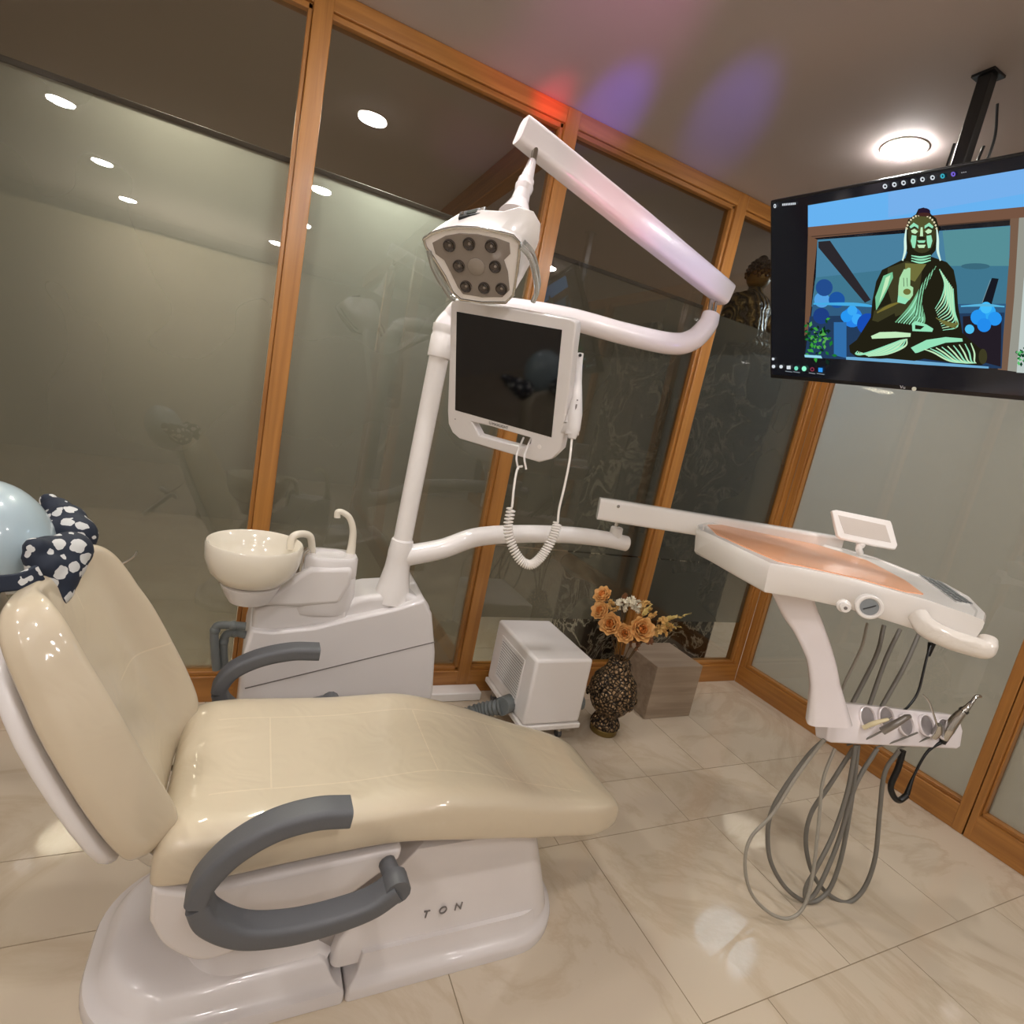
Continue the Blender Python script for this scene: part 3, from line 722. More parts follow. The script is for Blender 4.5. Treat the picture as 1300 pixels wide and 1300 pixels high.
CLEARP = mat('clear_plastic', srgb(210, 210, 205), .08, trans=.75, coat=.6)
for pts_ in ([(545, 318), (551, 340), (562, 360), (573, 376), (579, 379)], [(662, 312), (673, 325), (679, 345), (682, 368), (677, 382)]):
    bm = bmesh.new(); P_ = [face(u, v, .004) for u, v in pts_]; tube(bm, P_, .007, 10, 6)
    tube(bm, [p - fn * .03 for p in P_], .005, 10, 6)
    finish('lamp_handle', bm, CLEARP, ol)
# switch panel on the top of the housing
pc, pe = at(583, 275, 1.33), at(616, 268, 1.33)
exd = (pe - pc).normalized(); eyd = (at(603, 264, 1.352) - at(599, 279, 1.325)).normalized(); ezd = exd.cross(eyd).normalized()
if ezd.dot(CAM - pc) < 0: ezd = -ezd
Mx = Matrix((exd, eyd, ezd)).transposed(); cc = at(600, 272, 1.335)
bm = bmesh.new(); box(bm, cc, (.066, .026, .012), Mx); sp_ = finish('switch_panel', bm, BLACK, ol, bevel=.002)
for dx in (-.024, .024):
    bm = bmesh.new(); box(bm, cc + exd * dx + ezd * .0065, (.008, .010, .003), Mx); finish('button', bm, CHROME, sp_)
bm = bmesh.new(); box(bm, cc + ezd * .0065, (.026, .012, .002), Mx); finish('display', bm, mat('dim_display', srgb(60, 66, 58), .2), sp_)

# ------------------------------------------------------------------ monitor
mon = thing('monitor', 'white framed flat monitor with a switched-off black screen on the pole arm', 'monitor', tuple(at(650, 480, 1.6)))
def quad(c, t1_):
    r = [ray(*q) for q in c]
    A = Matrix(((-r[1].x, r[2].x, -r[3].x), (-r[1].y, r[2].y, -r[3].y), (-r[1].z, r[2].z, -r[3].z)))
    t = A.inverted() @ (-r[0] * t1_); ts = [t1_, *t]
    return [CAM + r[i] * ts[i] for i in range(4)]
Q = quad([(580, 395.6), (713.7, 418.7), (700.2, 555.2), (578, 520.6)], 1.55)
mx_, my_ = (Q[1] - Q[0]).normalized(), (Q[0] - Q[3]).normalized(); mn = mx_.cross(my_).normalized()
if mn.dot(CAM - Q[0]) < 0: mn = -mn
def mp(u, v, off=0): return onp(u, v, Q[0], mn) + mn * off
outer = [(572, 386), (575, 381), (582, 380), (724, 405), (730, 408), (731, 416), (728, 441), (716, 552), (712, 571), (700, 583), (684, 587), (626, 570), (583, 557), (574, 549), (569, 538), (568, 522), (571, 437)]
hole = [(599, 536), (622, 541), (674, 556), (673, 564), (663, 568), (640, 562), (608, 553)]
bm = bmesh.new(); plate_with_hole(bm, [mp(*p) for p in outer], [mp(*p) for p in hole], -mn * .03); finish('bezel', bm, LILAC, mon, bevel=.004)
bm = bmesh.new(); prism(bm, [mp(u, v, .0008) for u, v in ((580, 395.6), (713.7, 418.7), (700.2, 555.2), (578, 520.6))], -mn * .006)
finish('screen', bm, mat('black_screen', srgb(9, 7, 6), .06, coat=.3), mon)
txt('U-MAXLIGHT', 'brand_lettering', .0115, mp(621, 538, .0012), mx_, my_, BLACK, mon, .0002)
bm = bmesh.new(); lathe(bm, [(.006, 0), (.006, .002)], mp(685, 567, .0), mn, 16); finish('power_button', bm, WHITE, mon)
bm = bmesh.new(); lathe(bm, [(.0015, 0), (.0015, .001)], mp(578, 532, .0), mn, 8); finish('indicator', bm, BLACK, mon)
bm = bmesh.new(); box(bm, mp(650, 480, -.05), (.20, .16, .05), Matrix((mx_, my_, mn)).transposed()); finish('back_housing', bm, LILAC, mon, bevel=.01)
bm = bmesh.new(); section_sweep(bm, [mp(655, 470, -.07), mp(664, 430, -.12), at(672, 400, 1.87)], Vector((1, 0, 0)), .04, .03, .3); finish('mount_arm', bm, WHITE, mon)
bm = bmesh.new()
for u in (655, 665): tube(bm, [mp(u, 560, -.04), at(u + 1, 578, 1.52), at(u + 3, 596, 1.52)], .003, 8)
finish('hanging_cable', bm, WHITE, mon)

# intra-oral camera hooked beside the monitor
ic = thing('oral_camera', 'slim white intra-oral camera with coiled cord hooked beside the monitor', 'camera', tuple(at(733, 520, 1.47)))
bm = bmesh.new()
cp = [at(736, 449, 1.47), at(735, 465, 1.47), at(734, 485, 1.47), at(732, 505, 1.47), at(730, 525, 1.47), at(728, 545, 1.47), at(726, 557, 1.47)]
tube(bm, cp, [.0105, .009, .010, .0155, .020, .018, .010], 16); finish('camera_body', bm, LILAC, ic)
bm = bmesh.new(); lathe(bm, [(.0045, 0), (.004, .002)], at(736.5, 451, 1.456), CAM - at(736, 451, 1.47), 12); finish('lens', bm, BLACK, ic)
bm = bmesh.new(); lathe(bm, [(.002, 0), (.002, .002)], at(733, 508, 1.452), CAM - at(736, 451, 1.47), 10); box(bm, at(731, 518, 1.452), (.003, .003, .02)); finish('button', bm, SEAM, ic)
bm = bmesh.new(); section_sweep(bm, [at(724, 528, 1.48), at(721, 540, 1.48), at(715, 545, 1.50)], UP, .02, .03); tube(bm, [at(728, 530, 1.475), at(726, 552, 1.475)], .019, 18, 0); finish('holder_clip', bm, LILAC, ic)
bm = bmesh.new(); tube(bm, [at(726, 556, 1.47), at(723, 585, 1.47), at(716, 620, 1.48), at(710, 645, 1.49), at(708, 664, 1.5)], .0032, 8)
tube(bm, [at(663, 592, 1.52), at(657, 595, 1.51), at(653, 615, 1.5), at(650, 644, 1.5)], .0032, 8)
# coil
cl = spline([at(708, 664, 1.5), at(702, 682, 1.5), at(692, 700, 1.5), at(682, 712, 1.5), at(672, 717, 1.5), at(660, 710, 1.5), at(650, 692, 1.5), at(645, 670, 1.5), at(649, 645, 1.5)], 60)
T0 = None; hel = []; turns = 46
for i, p in enumerate(cl):
    t = (cl[min(i + 1, len(cl) - 1)] - cl[max(0, i - 1)]).normalized()
    a = T0 if T0 else t.orthogonal().normalized(); a = (a - t * a.dot(t)).normalized(); T0 = a; b = t.cross(a)
    w_ = 2 * math.pi * turns * i / (len(cl) - 1); hel.append(p + (a * math.cos(w_) + b * math.sin(w_)) * .0115)
tube(bm, hel, .0026, 6, 0)
finish('coiled_cord', bm, WHITEW, ic)

# ------------------------------------------------------------------ delivery table (instrument tray)
tr = thing('instrument_table', 'white doctor instrument table with orange mat hanging from a straight arm', 'instrument table', tuple(on(1060, 720, 'z', 1.15)))
ZT = 1.15
def tz(u, v, z=ZT): return on(u, v, 'z', z)
topo = [(898, 663), (925, 663), (987, 674), (1055, 691), (1114, 708), (1162, 727), (1200, 740), (1232, 758), (1253, 779), (1251, 788), (1230, 780), (1181, 763), (1090, 737), (1020, 722), (978, 715), (940, 697), (905, 680), (885, 671), (886, 665)]
topw = [tz(u, v) for u, v in topo]
cxy = sum(topw, Vector()) / len(topw)
bm = bmesh.new(); rings = []
for z, s in ((-.088, .955), (-.080, .975), (-.02, 1.0), (-.006, 1.0), (0, .99), (0, .955), (-.004, .945)):
    rings.append([cxy + (p - cxy) * s + Vector((0, 0, z)) for p in topw])
ring_loft(bm, rings); finish('tray_body', bm, WHITEW, tr, sharp=40, bevel=.004)
ORANGE = mat('orange_mat', srgb(242, 176, 134), .4, coat=.3, var=.08, scale=5, bump=.2, bscale=9)
mato = [(898, 667), (940, 667), (990, 678), (1046, 695), (1100, 712), (1148, 737), (1172, 755), (1150, 752), (1085, 734), (1022, 720), (987, 713), (945, 695), (910, 679)]
bm = bmesh.new(); prism(bm, [tz(u, v, ZT - .004) for u, v in mato], (0, 0, .003)); finish('orange_mat', bm, ORANGE, tr)
# keypad
kq = [tz(u, v, ZT - .004) for u, v in ((1165, 730), (1196, 741), (1234, 768), (1214, 765))]
bm = bmesh.new(); prism(bm, kq, (0, 0, .003)); kp = finish('keypad', bm, mat('keypad_grey', srgb(200, 200, 196), .3), tr)
nkey = 0
for i in range(3):
    for jx in range(8):
        a_, b_ = (i + .5) / 3, (jx + .5) / 8
        p = kq[0].lerp(kq[1], a_).lerp(kq[3].lerp(kq[2], a_), b_) + Vector((0, 0, .004))
        e1 = (kq[3] - kq[0]).normalized(); e2 = (kq[1] - kq[0]).normalized()
        bm = bmesh.new(); s1 = (kq[3] - kq[0]).length / 8 * .32; s2 = (kq[1] - kq[0]).length / 3 * .3
        prism(bm, [p - e1 * s1 - e2 * s2, p + e1 * s1 - e2 * s2, p + e1 * s1 + e2 * s2, p - e1 * s1 + e2 * s2], (0, 0, .002)); finish('key', bm, mat('key_grey', srgb(120, 124, 124), .4) if nkey == 0 else bpy.data.materials['key_grey'], kp); nkey += 1
# front fittings lie on the front side between two top corners
fa, fb = tz(1020, 722), tz(1181, 763); fx = (fb - fa); fx.z = 0; fx.normalize(); fnn = Vector((fx.y, -fx.x, 0))
if fnn.dot(CAM - fa) < 0: fnn = -fnn
def fp(u, v, off=0): return onp(u, v, fa, fnn) + fnn * off
gc = fp(1103, 770); bm = bmesh.new(); lathe(bm, [(.034, -.01), (.034, .008), (.031, .011), (.026, .011), (.024, .006), (0, .006)], gc, fnn, 36); gg = finish('pressure_gauge', bm, WHITEW, tr)
bm = bmesh.new(); lathe(bm, [(.023, .0065), (.0, .0075)], gc, fnn, 28); finish('dial', bm, mat('dial_face', srgb(140, 146, 150), .2, coat=.8), gg)
bm = bmesh.new(); box(bm, gc + fnn * .009, (.026, .003, .002), Matrix((fx + UP * .7, fnn, UP)).transposed()); finish('needle', bm, BLACK, gg)
bm = bmesh.new(); kc = fp(1071, 769); lathe(bm, [(.018, -.005), (.018, .004), (.012, .006), (.014, .022), (.012, .026), (0, .026)], kc, fnn, 24); kk = finish('control_knob', bm, WHITEW, tr)
bm = bmesh.new(); lathe(bm, [(.005, .026), (.004, .028)], kc, fnn, 10); finish('knob_mark', bm, SEAM, kk)
# wrapped handle on the right end
bm = bmesh.new(); hpnt = [fp(1164, 780, .01), fp(1169, 790, .04), fp(1190, 800, .065), fp(1215, 807, .08), fp(1232, 810, .085), fp(1240, 804, .06)]
section_sweep(bm, hpnt, UP, .042, [.048, .054, .052, .05, .048, .04], .45); finish('wrapped_handle', bm, mat('wrapped_white', srgb(232, 224, 214), .3, coat=.7, bump=.5, bscale=30), tr)
# support column and holder bar
tb = ZT - .085
col_pts = [fp(1012, 758, -.12), fp(1020, 785, -.12), fp(1034, 812, -.12), fp(1049, 850, -.11), fp(1055, 885, -.10), fp(1058, 912, -.10), fp(1060, 936, -.10)]
bm = bmesh.new(); section_sweep(bm, col_pts, fnn, [.12, .10, .085, .075, .08, .10, .12], [.06, .055, .05, .05, .055, .07, .08], .3); finish('support_column', bm, ARM, tr, sharp=45)
hb0, hb1 = at(1050, 916, 1.82), at(1213, 929, 2.02)
hx = (hb1 - hb0).normalized(); hn = (CAM - hb0); hn = (hn - hx * hn.dot(hx)).normalized(); hu = hx.cross(hn).normalized()
if hu.z < 0: hu = -hu
bm = bmesh.new()
hpoly = [(-.07, .072), (.05, .062), (.06, .005), (.02, -.065), (-.07, -.055)]
def hpt(s, a_, b_): return hb0 + hx * s + hn * a_ + hu * b_
Lh = (hb1 - hb0).length
ring_loft(bm, [[hpt(s, a_ * .55 * k, b_ * k) for a_, b_ in hpoly] for s, k in ((-.02, .9), (0, 1), (Lh * .96, .92), (Lh, .8))])
finish('holder_bar', bm, ARM, tr, sharp=40, bevel=.006)
def hface(u, v, off=0): return onp(u, v, hb0 + hn * .034, hn) + hn * off
hf = []
for k, (u, v) in enumerate(((1101, 911), (1125, 911), (1150, 920), (1176, 921), (1198, 926))):
    p = hface(u, v, -.004); hf.append(p)
    bm = bmesh.new(); lathe(bm, [(.037, .0), (.037, .007), (.034, .009), (.0325, .004), (.0325, .002)], p, hn, 24, cap=False); h_ = finish('holder_cup', bm, ARM, tr)
    bm = bmesh.new(); lathe(bm, [(.0325, .002), (.0, .002)], p + hn * .0015, hn, 24); finish('cup_hollow', bm, mat('hollow_grey', srgb(192, 184, 184), .5) if k == 0 else bpy.data.materials['hollow_grey'], h_)
# straight arm carrying the table
ra, rb = on(771, 647, 'y', -.52), at(1052, 692, 2.2)
bm = bmesh.new(); section_sweep(bm, [ra, ra.lerp(rb, .03), ra.lerp(rb, .97), rb], UP, [.055, .062, .062, .055], [.078, .09, .084, .07], .22, 4); finish('straight_arm', bm, WHITEW, tr, sharp=45)
bm = bmesh.new(); q = on(782, 668, 'y', -.5); tube(bm, [q, on(786, 648, 'y', -.5)], .010, 12, 0); tube(bm, [on(790, 664, 'y', -.5), on(800, 655, 'y', -.5)], .006, 8, 0); finish('arm_pin', bm, CHROME, tr)
bm = bmesh.new(); ico(bm, on(785, 643, 'y', -.565), .007, 2); finish('arm_screw', bm, CHROME, tr)
bm = bmesh.new(); mid = tz(1040, 700, ZT - .05); section_sweep(bm, [rb, rb + Vector((-.02, -.05, -.03)), mid.lerp(rb, .4)], UP, .08, .03); finish('arm_bracket', bm, WHITEW, tr)
# little display on a post behind the table
sq = [(1056, 648), (1062, 647), (1131, 661), (1133, 666), (1140, 692), (1137, 698), (1068, 684), (1063, 680)]
s0 = at(1098, 672, 2.1); sn_ = (Vector((-.5, -.75, .42))).normalized()
def sp2(u, v, off=0): return onp(u, v, s0, sn_) + sn_ * off
sd = thing('small_display', 'small white display panel on a short post behind the orange mat', 'display', tuple(s0))
bm = bmesh.new(); prism(bm, [sp2(u, v) for u, v in sq], -sn_ * .016); finish('frame', bm, WHITEW, sd, bevel=.004)
bm = bmesh.new(); prism(bm, [sp2(u, v, .001) for u, v in ((1064, 654), (1124, 667), (1131, 689), (1072, 677))], -sn_ * .003); finish('screen', bm, mat('pale_screen', srgb(206, 196, 186), .2, coat=.5), sd)
bm = bmesh.new(); tube(bm, [sp2(1098, 682, -.02), sp2(1094, 694, -.02), at(1092, 702, 2.12)], .012, 14); ico(bm, sp2(1096, 690, -.02), .017, 2); finish('post', bm, WHITEW, sd)
# hoses: looped below the holder; every hose is a part of the table
def depthpath(p): return [at(u, v, t) for u, v, t in p]
def zc4(l, t): return [(920 + x / 3.612, 820 + y / 3.612, tt) for (x, y), tt in zip(l, interp(t, len(l)))]
loops = [
 (MGREY, .0072, [(470, 420), (385, 500), (275, 650), (215, 760), (197, 870), (215, 1000), (290, 1120), (390, 1175), (470, 1130), (520, 1020), (555, 870), (590, 650), (612, 455)], [1.80, 1.84, 1.88, 1.86]),
 (LGREY, .0052, [(455, 430), (330, 600), (220, 770), (120, 880), (93, 1000), (120, 1130), (200, 1220), (290, 1250), (360, 1200), (402, 1060), (432, 800), (450, 620), (505, 470)], [1.76, 1.74, 1.76, 1.80]),
 (MGREY, .0072, [(590, 470), (480, 640), (400, 760), (372, 880), (388, 1000), (430, 1090), (500, 1155), (570, 1175), (640, 1110), (690, 970), (712, 750), (735, 580), (800, 480)], [1.86, 1.90, 1.92, 1.90]),
 (MGREY, .0072, [(600, 455), (565, 660), (500, 860), (420, 1020), (372, 1110), (378, 1165), (430, 1110), (520, 900), (600, 640), (700, 470)], [1.84, 1.82, 1.84, 1.88]),
]
for m_, r_, l_, t_ in loops:
    bm = bmesh.new(); tube(bm, depthpath(zc4(l_, t_)), r_, 12, 10); finish('hose', bm, m_, tr)
bm = bmesh.new()
tube(bm, depthpath(zc4([(818, 478), (795, 560), (762, 640), (775, 690), (800, 708), (835, 685)], [1.92, 1.94])), .010, 12, 8)
tube(bm, depthpath(zc4([(835, 680), (870, 590), (930, 485), (1005, 435)], [1.94, 1.95])), [.009, .004, .0045, .006], 10, 8)
finish('hose', bm, BLACK, tr)
def z7(l, t): return [(1000 + x / 4.815, 700 + y / 4.815, tt) for (x, y), tt in zip(l, interp(t, len(l)))]
for m_, r_, l_ in ((LGREY, .0048, [(486, 440), (450, 590), (350, 800), (320, 900)]), (MGREY, .0075, [(588, 455), (540, 640), (395, 930)]), (MGREY, .0075, [(685, 480), (600, 660), (500, 940)]), (MGREY, .0075, [(800, 510), (720, 690), (575, 950)]), (BLACK, .0042, [(882, 560), (850, 650), (800, 850), (740, 945), (690, 985)])):
    bm = bmesh.new(); tube(bm, depthpath(z7(l_, [2.03, 1.93])), r_, 12, 8)
    if m_ is BLACK: tube(bm, depthpath(z7([(882, 560), (860, 640)], [2.03, 2.03])), [.013, .006], 12, 0)
    finish('hose', bm, m_, tr)
# handpieces resting in the cups
def handpiece(name, label, pts_, rs, m_, extra=None):
    t = thing(name, label, 'handpiece', tuple(at(*pts_[0])))
    bm = bmesh.new(); tube(bm, depthpath(pts_), rs, 16, 6); finish('body', bm, m_, t)
    for nm_, q_, r2, m2 in extra or []:
        bm = bmesh.new(); tube(bm, depthpath(q_), r2, 10, 5); finish(nm_, bm, m2, t)
handpiece('scaler_handpiece', 'beige scaler handpiece in the leftmost cup of the instrument table', [(1096, 924, 1.82), (1110, 918, 1.80), (1128, 913, 1.79)], [.007, .008, .005], BEIGE, [('tip', [(1128, 913, 1.79), (1133, 910, 1.785)], .002, CHROME)])
handpiece('air_turbine', 'silver handpiece leaning across the middle cups of the instrument table', [(1120, 928, 1.83), (1135, 920, 1.81), (1150, 911, 1.80), (1156, 909, 1.79)], [.013, .012, .009, .006], mat('brushed_grey', srgb(150, 146, 142), .3, metal=.7), [('cord', [(1120, 928, 1.83), (1100, 938, 1.84), (1075, 946, 1.86)], .003, MGREY), ('cord', [(1165, 930, 1.88), (1140, 940, 1.88), (1112, 949, 1.87)], .003, MGREY)])
handpiece('air_water_syringe', 'chrome three-way syringe with thin bent nozzle standing in the holder', [(1184, 936, 1.93), (1190, 928, 1.92), (1192, 920, 1.91)], [.012, .015, .010], CHROME, [('nozzle', [(1190, 922, 1.91), (1184, 903, 1.90), (1179, 890, 1.90), (1172, 882, 1.90)], [.0035, .003, .0035, .002], CHROME), ('cord', [(1180, 936, 1.93), (1160, 944, 1.92), (1140, 950, 1.91)], .003, MGREY)])
handpiece('contra_angle_handpiece', 'tapered steel handpiece pointing up from the outer cup of the holder', [(1198, 938, 1.95), (1204, 926, 1.94), (1216, 910, 1.93), (1228, 898, 1.92), (1236, 889, 1.92)], [.014, .019, .016, .010, .0055], CHROME, [('head', [(1235, 890, 1.92), (1240, 884, 1.92), (1245, 884, 1.92)], .006, CHROME), ('grip_ring', [(1222, 904, 1.925), (1225, 901, 1.925)], .0145, mat('grip_dark', srgb(70, 70, 70), .3, metal=.8)), ('socket', [(1196, 944, 1.95), (1199, 936, 1.95)], [.010, .015], BLACK)])

# ------------------------------------------------------------------ television with its ceiling pole
dh = ray(186, 407); dh = -dh.normalized()
dv = dh.cross(ray(977, 255).cross(ray(977, 480))).normalized()
if dv.z < 0: dv = -dv
tn_ = dh.cross(dv).normalized()
if tn_.dot(CAM - Vector((-1.1, -1.1, 2.2))) < 0: tn_ = -tn_
TP = Vector((-1.094, -1.118, 2.2)) + tn_ * .15
def tv(u, v, off=0): return onp(u, v, TP, tn_) + tn_ * off
tl, bl = tv(977, 255), tv(977, 480)
TVH = (tl - bl).length; TVW = TVH * 1.74
tvt = thing('television', 'large black flat television showing a golden Buddha statue, hung tilted from the ceiling', 'television', tuple(tl))
def tl2(a, b, off=0): return tl + dh * a - dv * b + tn_ * off          # across, down, outwards
bm = bmesh.new(); prism(bm, [tl2(0, 0, -.004), tl2(TVW, 0, -.004), tl2(TVW, TVH, -.004), tl2(0, TVH, -.004)], -tn_ * .035)
finish('casing', bm, BLACK, tvt, bevel=.004)
bm = bmesh.new(); box(bm, tl2(TVW / 2, TVH * .6, -.055), (TVW * .6, TVH * .5, .05), Matrix((dh, dv, tn_)).transposed()); finish('back_box', bm, BLACK, tvt, bevel=.01)
SCRN = mat('screen_base', srgb(5, 6, 12), .12, coat=.2, emit=srgb(4, 8, 18), es=1)
bm = bmesh.new(); m_ = .008; prism(bm, [tl2(m_, m_, -.004), tl2(TVW - m_, m_, -.004), tl2(TVW - m_, TVH - m_ * 2, -.004), tl2(m_, TVH - m_ * 2, -.004)], tn_ * .003)
scr = finish('screen', bm, SCRN, tvt)
def inv(p): q = p - tl; return q.dot(dh), -q.dot(dv)
def c5(x, y): return (980 + x / 4.0625, 180 + y / 4.0625)
ecache = {}
def EM(c, s=1.0):
    k = (c, s)
    if k not in ecache: ecache[k] = emission('picture_colour_%d' % (len(ecache) + 1), srgb(*c), s)
    return ecache[k]
layer = [0]
def pic(name, c, poly, s=1.0, raw=False):
    """one flat patch of the picture on the screen"""
    layer[0] += 1; off = .0002 + layer[0] * .00002
    bm = bmesh.new()
    vs = []
    for p in poly:
        if raw: q = tl2(*p, off)
        else:
            q = tv(*c5(*p), off); a, b = inv(q); a = min(max(a, m_), TVW - m_); q = tl2(a, b, off)
        vs.append(bm.verts.new(q))
    f = bm.faces.new(vs); bmesh.ops.triangulate(bm, faces=[f])
    return name, bm, EM(c, s)
groups = {}
def add(name, c, poly, s=1.0, raw=False):
    nm, bm, m = pic(name, c, poly, s, raw)
    groups.setdefault((name), []).append((bm, m))
def flush():
    for name, lst in groups.items():
        ms = []; out = bmesh.new()
        for bm, m in lst:
            if m not in ms: ms.append(m)
            mi = ms.index(m); mp_ = {v: out.verts.new(v.co) for v in bm.verts}
            for f in bm.faces:
                g = out.faces.new([mp_[v] for v in f.verts]); g.material_index = mi
            bm.free()
        me = bpy.data.meshes.new(name); out.to_mesh(me); out.free()
        for m in ms: me.materials.append(m)
        o = bpy.data.objects.new(name, me); COL.objects.link(o); o.parent = scr; o.matrix_parent_inverse = Matrix.Identity(4)
    groups.clear()
def circ(x, y, rx, ry=None, n=16, a0=0): ry = ry or rx; return [(x + rx * math.cos(2 * math.pi * k / n + a0), y + ry * math.sin(2 * math.pi * k / n + a0)) for k in range(n)]
def stroke(p, w0, w1=None):
    w1 = w0 if w1 is None else w1; P = spline([Vector((x, y, 0)) for x, y in p], 5); a = []; b = []
    for i, q in enumerate(P):
        t = (P[min(i + 1, len(P) - 1)] - P[max(i - 1, 0)]).normalized(); f = i / max(1, len(P) - 1); w_ = (w0 + (w1 - w0) * f) / 2 * (.35 + .65 * math.sin(math.pi * min(max(f, .08), .92)))
        a.append((q.x - t.y * w_, q.y + t.x * w_)); b.append((q.x + t.y * w_, q.y - t.x * w_))
    return a + b[::-1]
XR = 1720   # the picture runs past the edge of the photo
# sky, wooden frame and glass in the picture
add('picture', (104, 178, 240), [(186, 328), (1300, 140), (XR, 70), (XR, 290), (1300, 335), (186, 440)])
add('picture', (118, 176, 236), [(600, 258), (1300, 140), (XR, 70), (XR, 230), (1300, 268), (600, 390)])
add('picture', (116, 84, 66), [(186, 440), (1300, 335), (XR, 292), (XR, 360), (1300, 392), (186, 500)])
add('picture', (80, 60, 48), [(186, 488), (1280, 392), (1272, 400), (205, 492)])
add('picture', (112, 82, 62), [(186, 480), (235, 505), (215, 700), (190, 1000), (168, 1000)])
add('picture', (118, 92, 74), [(1230, 395), (1290, 392), (1250, 800), (1215, 1180), (1165, 1175)])
add('picture', (150, 150, 140), [(1275, 392), (XR, 360), (XR, 1250), (1215, 1180), (1250, 800)])
add('picture', (188, 200, 196), [(1300, 700), (1420, 690), (1420, 1200), (1262, 1190)])
add('picture', (74, 128, 158), [(235, 505), (1230, 432), (1225, 600), (225, 720)])
add('picture', (64, 118, 142), [(225, 700), (1225, 590), (1205, 850), (205, 850)])
add('picture', (50, 92, 128), [(210, 840), (1208, 835), (1185, 1100), (180, 1080)])
add('picture', (36, 60, 92), [(195, 900), (1200, 880), (1185, 1170), (170, 1110)])
add('picture', (86, 142, 150), [(880, 460), (1228, 435), (1222, 640), (900, 640)])
add('picture', (44, 40, 44), [(240, 515), (300, 510), (510, 815), (480, 830), (420, 760), (240, 545)])
add('picture', (58, 104, 122), circ(1050, 642, 75, 16))
add('picture', (24, 26, 34), [(1135, 702), (1170, 706), (1130, 850), (1080, 840)]); add('picture', (120, 150, 160), stroke([(1128, 710), (1085, 830)], 6))
add('picture', (36, 30, 38), [(985, 900), (1185, 890), (1180, 1160), (990, 1110)])
# blue lights
for x, y, rr_, c in ((258, 815, 40, (84, 160, 226)), (270, 752, 44, (36, 76, 140)), (335, 815, 42, (30, 84, 160)), (255, 898, 42, (30, 62, 130)), (415, 905, 52, (40, 130, 230)), (385, 900, 30, (40, 150, 240)), (440, 915, 28, (60, 170, 250)), (415, 870, 26, (60, 170, 245)), (495, 940, 56, (24, 76, 180)), (550, 915, 46, (24, 70, 170)),
                     (1110, 880, 46, (50, 170, 246)), (1065, 905, 40, (40, 150, 240)), (1150, 912, 36, (40, 150, 240)), (1095, 945, 36, (36, 140, 236)), (1105, 855, 30, (70, 190, 250)), (1020, 966, 24, (80, 190, 240))):
    add('picture', c, circ(x, y, rr_, rr_, 18))
add('picture', (70, 170, 226), stroke([(215, 835), (420, 838), (540, 850)], 18)); add('picture', (90, 180, 220), stroke([(975, 848), (1100, 842), (1200, 850)], 14))
add('picture', (50, 110, 170), [(320, 930), (385, 930), (385, 1115), (320, 1100)])
# plants
rnd = random.Random(5)
for k in range(70):
    x = 240 + rnd.gauss(0, 38); y = 1010 + rnd.gauss(0, 46); x = min(max(x, 180), 312); a = rnd.uniform(0, 6.3); L_ = rnd.uniform(10, 20)
    c = rnd.choice([(20, 70, 34), (30, 120, 50), (60, 160, 60), (16, 44, 30), (90, 170, 80)])
    add('picture', c, [(x, y), (x + L_ * math.cos(a - .5), y + L_ * math.sin(a - .5)), (x + 1.7 * L_ * math.cos(a), y + 1.7 * L_ * math.sin(a)), (x + L_ * math.cos(a + .5), y + L_ * math.sin(a + .5))])
for k in range(24):
    x = 1290 + rnd.gauss(0, 20); y = 1105 + rnd.gauss(0, 22); a = rnd.uniform(0, 6.3); L_ = rnd.uniform(8, 18)
    add('picture', rnd.choice([(40, 120, 60), (90, 190, 110), (20, 60, 40)]), [(x, y), (x + L_ * math.cos(a - .5), y + L_ * math.sin(a - .5)), (x + 1.7 * L_ * math.cos(a), y + 1.7 * L_ * math.sin(a)), (x + L_ * math.cos(a + .5), y + L_ * math.sin(a + .5))])
add('picture', (150, 214, 236), [(170, 1097), (255, 1102), (262, 1116), (172, 1110)])
add('picture', (110, 170, 210), [(385, 1108), (560, 1112), (900, 1140), (1120, 1158), (1120, 1168), (800, 1150), (385, 1122)])
# statue: dark body, pale green lights, folds
DK, MD, HL, HL2, GD = (34, 32, 20), (62, 60, 36), (150, 226, 186), (196, 236, 190), (112, 112, 60)
add('picture', DK, [(690, 470), (705, 400), (745, 372), (758, 345), (785, 338), (812, 350), (822, 372), (850, 395), (866, 450), (858, 500), (846, 560), (820, 590), (850, 600), (905, 620), (940, 660), (956, 740), (962, 840), (976, 930), (985, 985), (960, 1010), (990, 1040), (1070, 1060), (1108, 1080), (1112, 1120), (1085, 1152), (1000, 1148), (850, 1128), (740, 1110), (560, 1118), (440, 1110), (405, 1085), (400, 1050), (440, 1020), (520, 1000), (560, 985), (610, 955), (640, 900), (560, 935), (520, 930), (512, 905), (520, 820), (540, 720), (570, 660), (640, 625), (690, 600), (700, 570), (690, 540)])
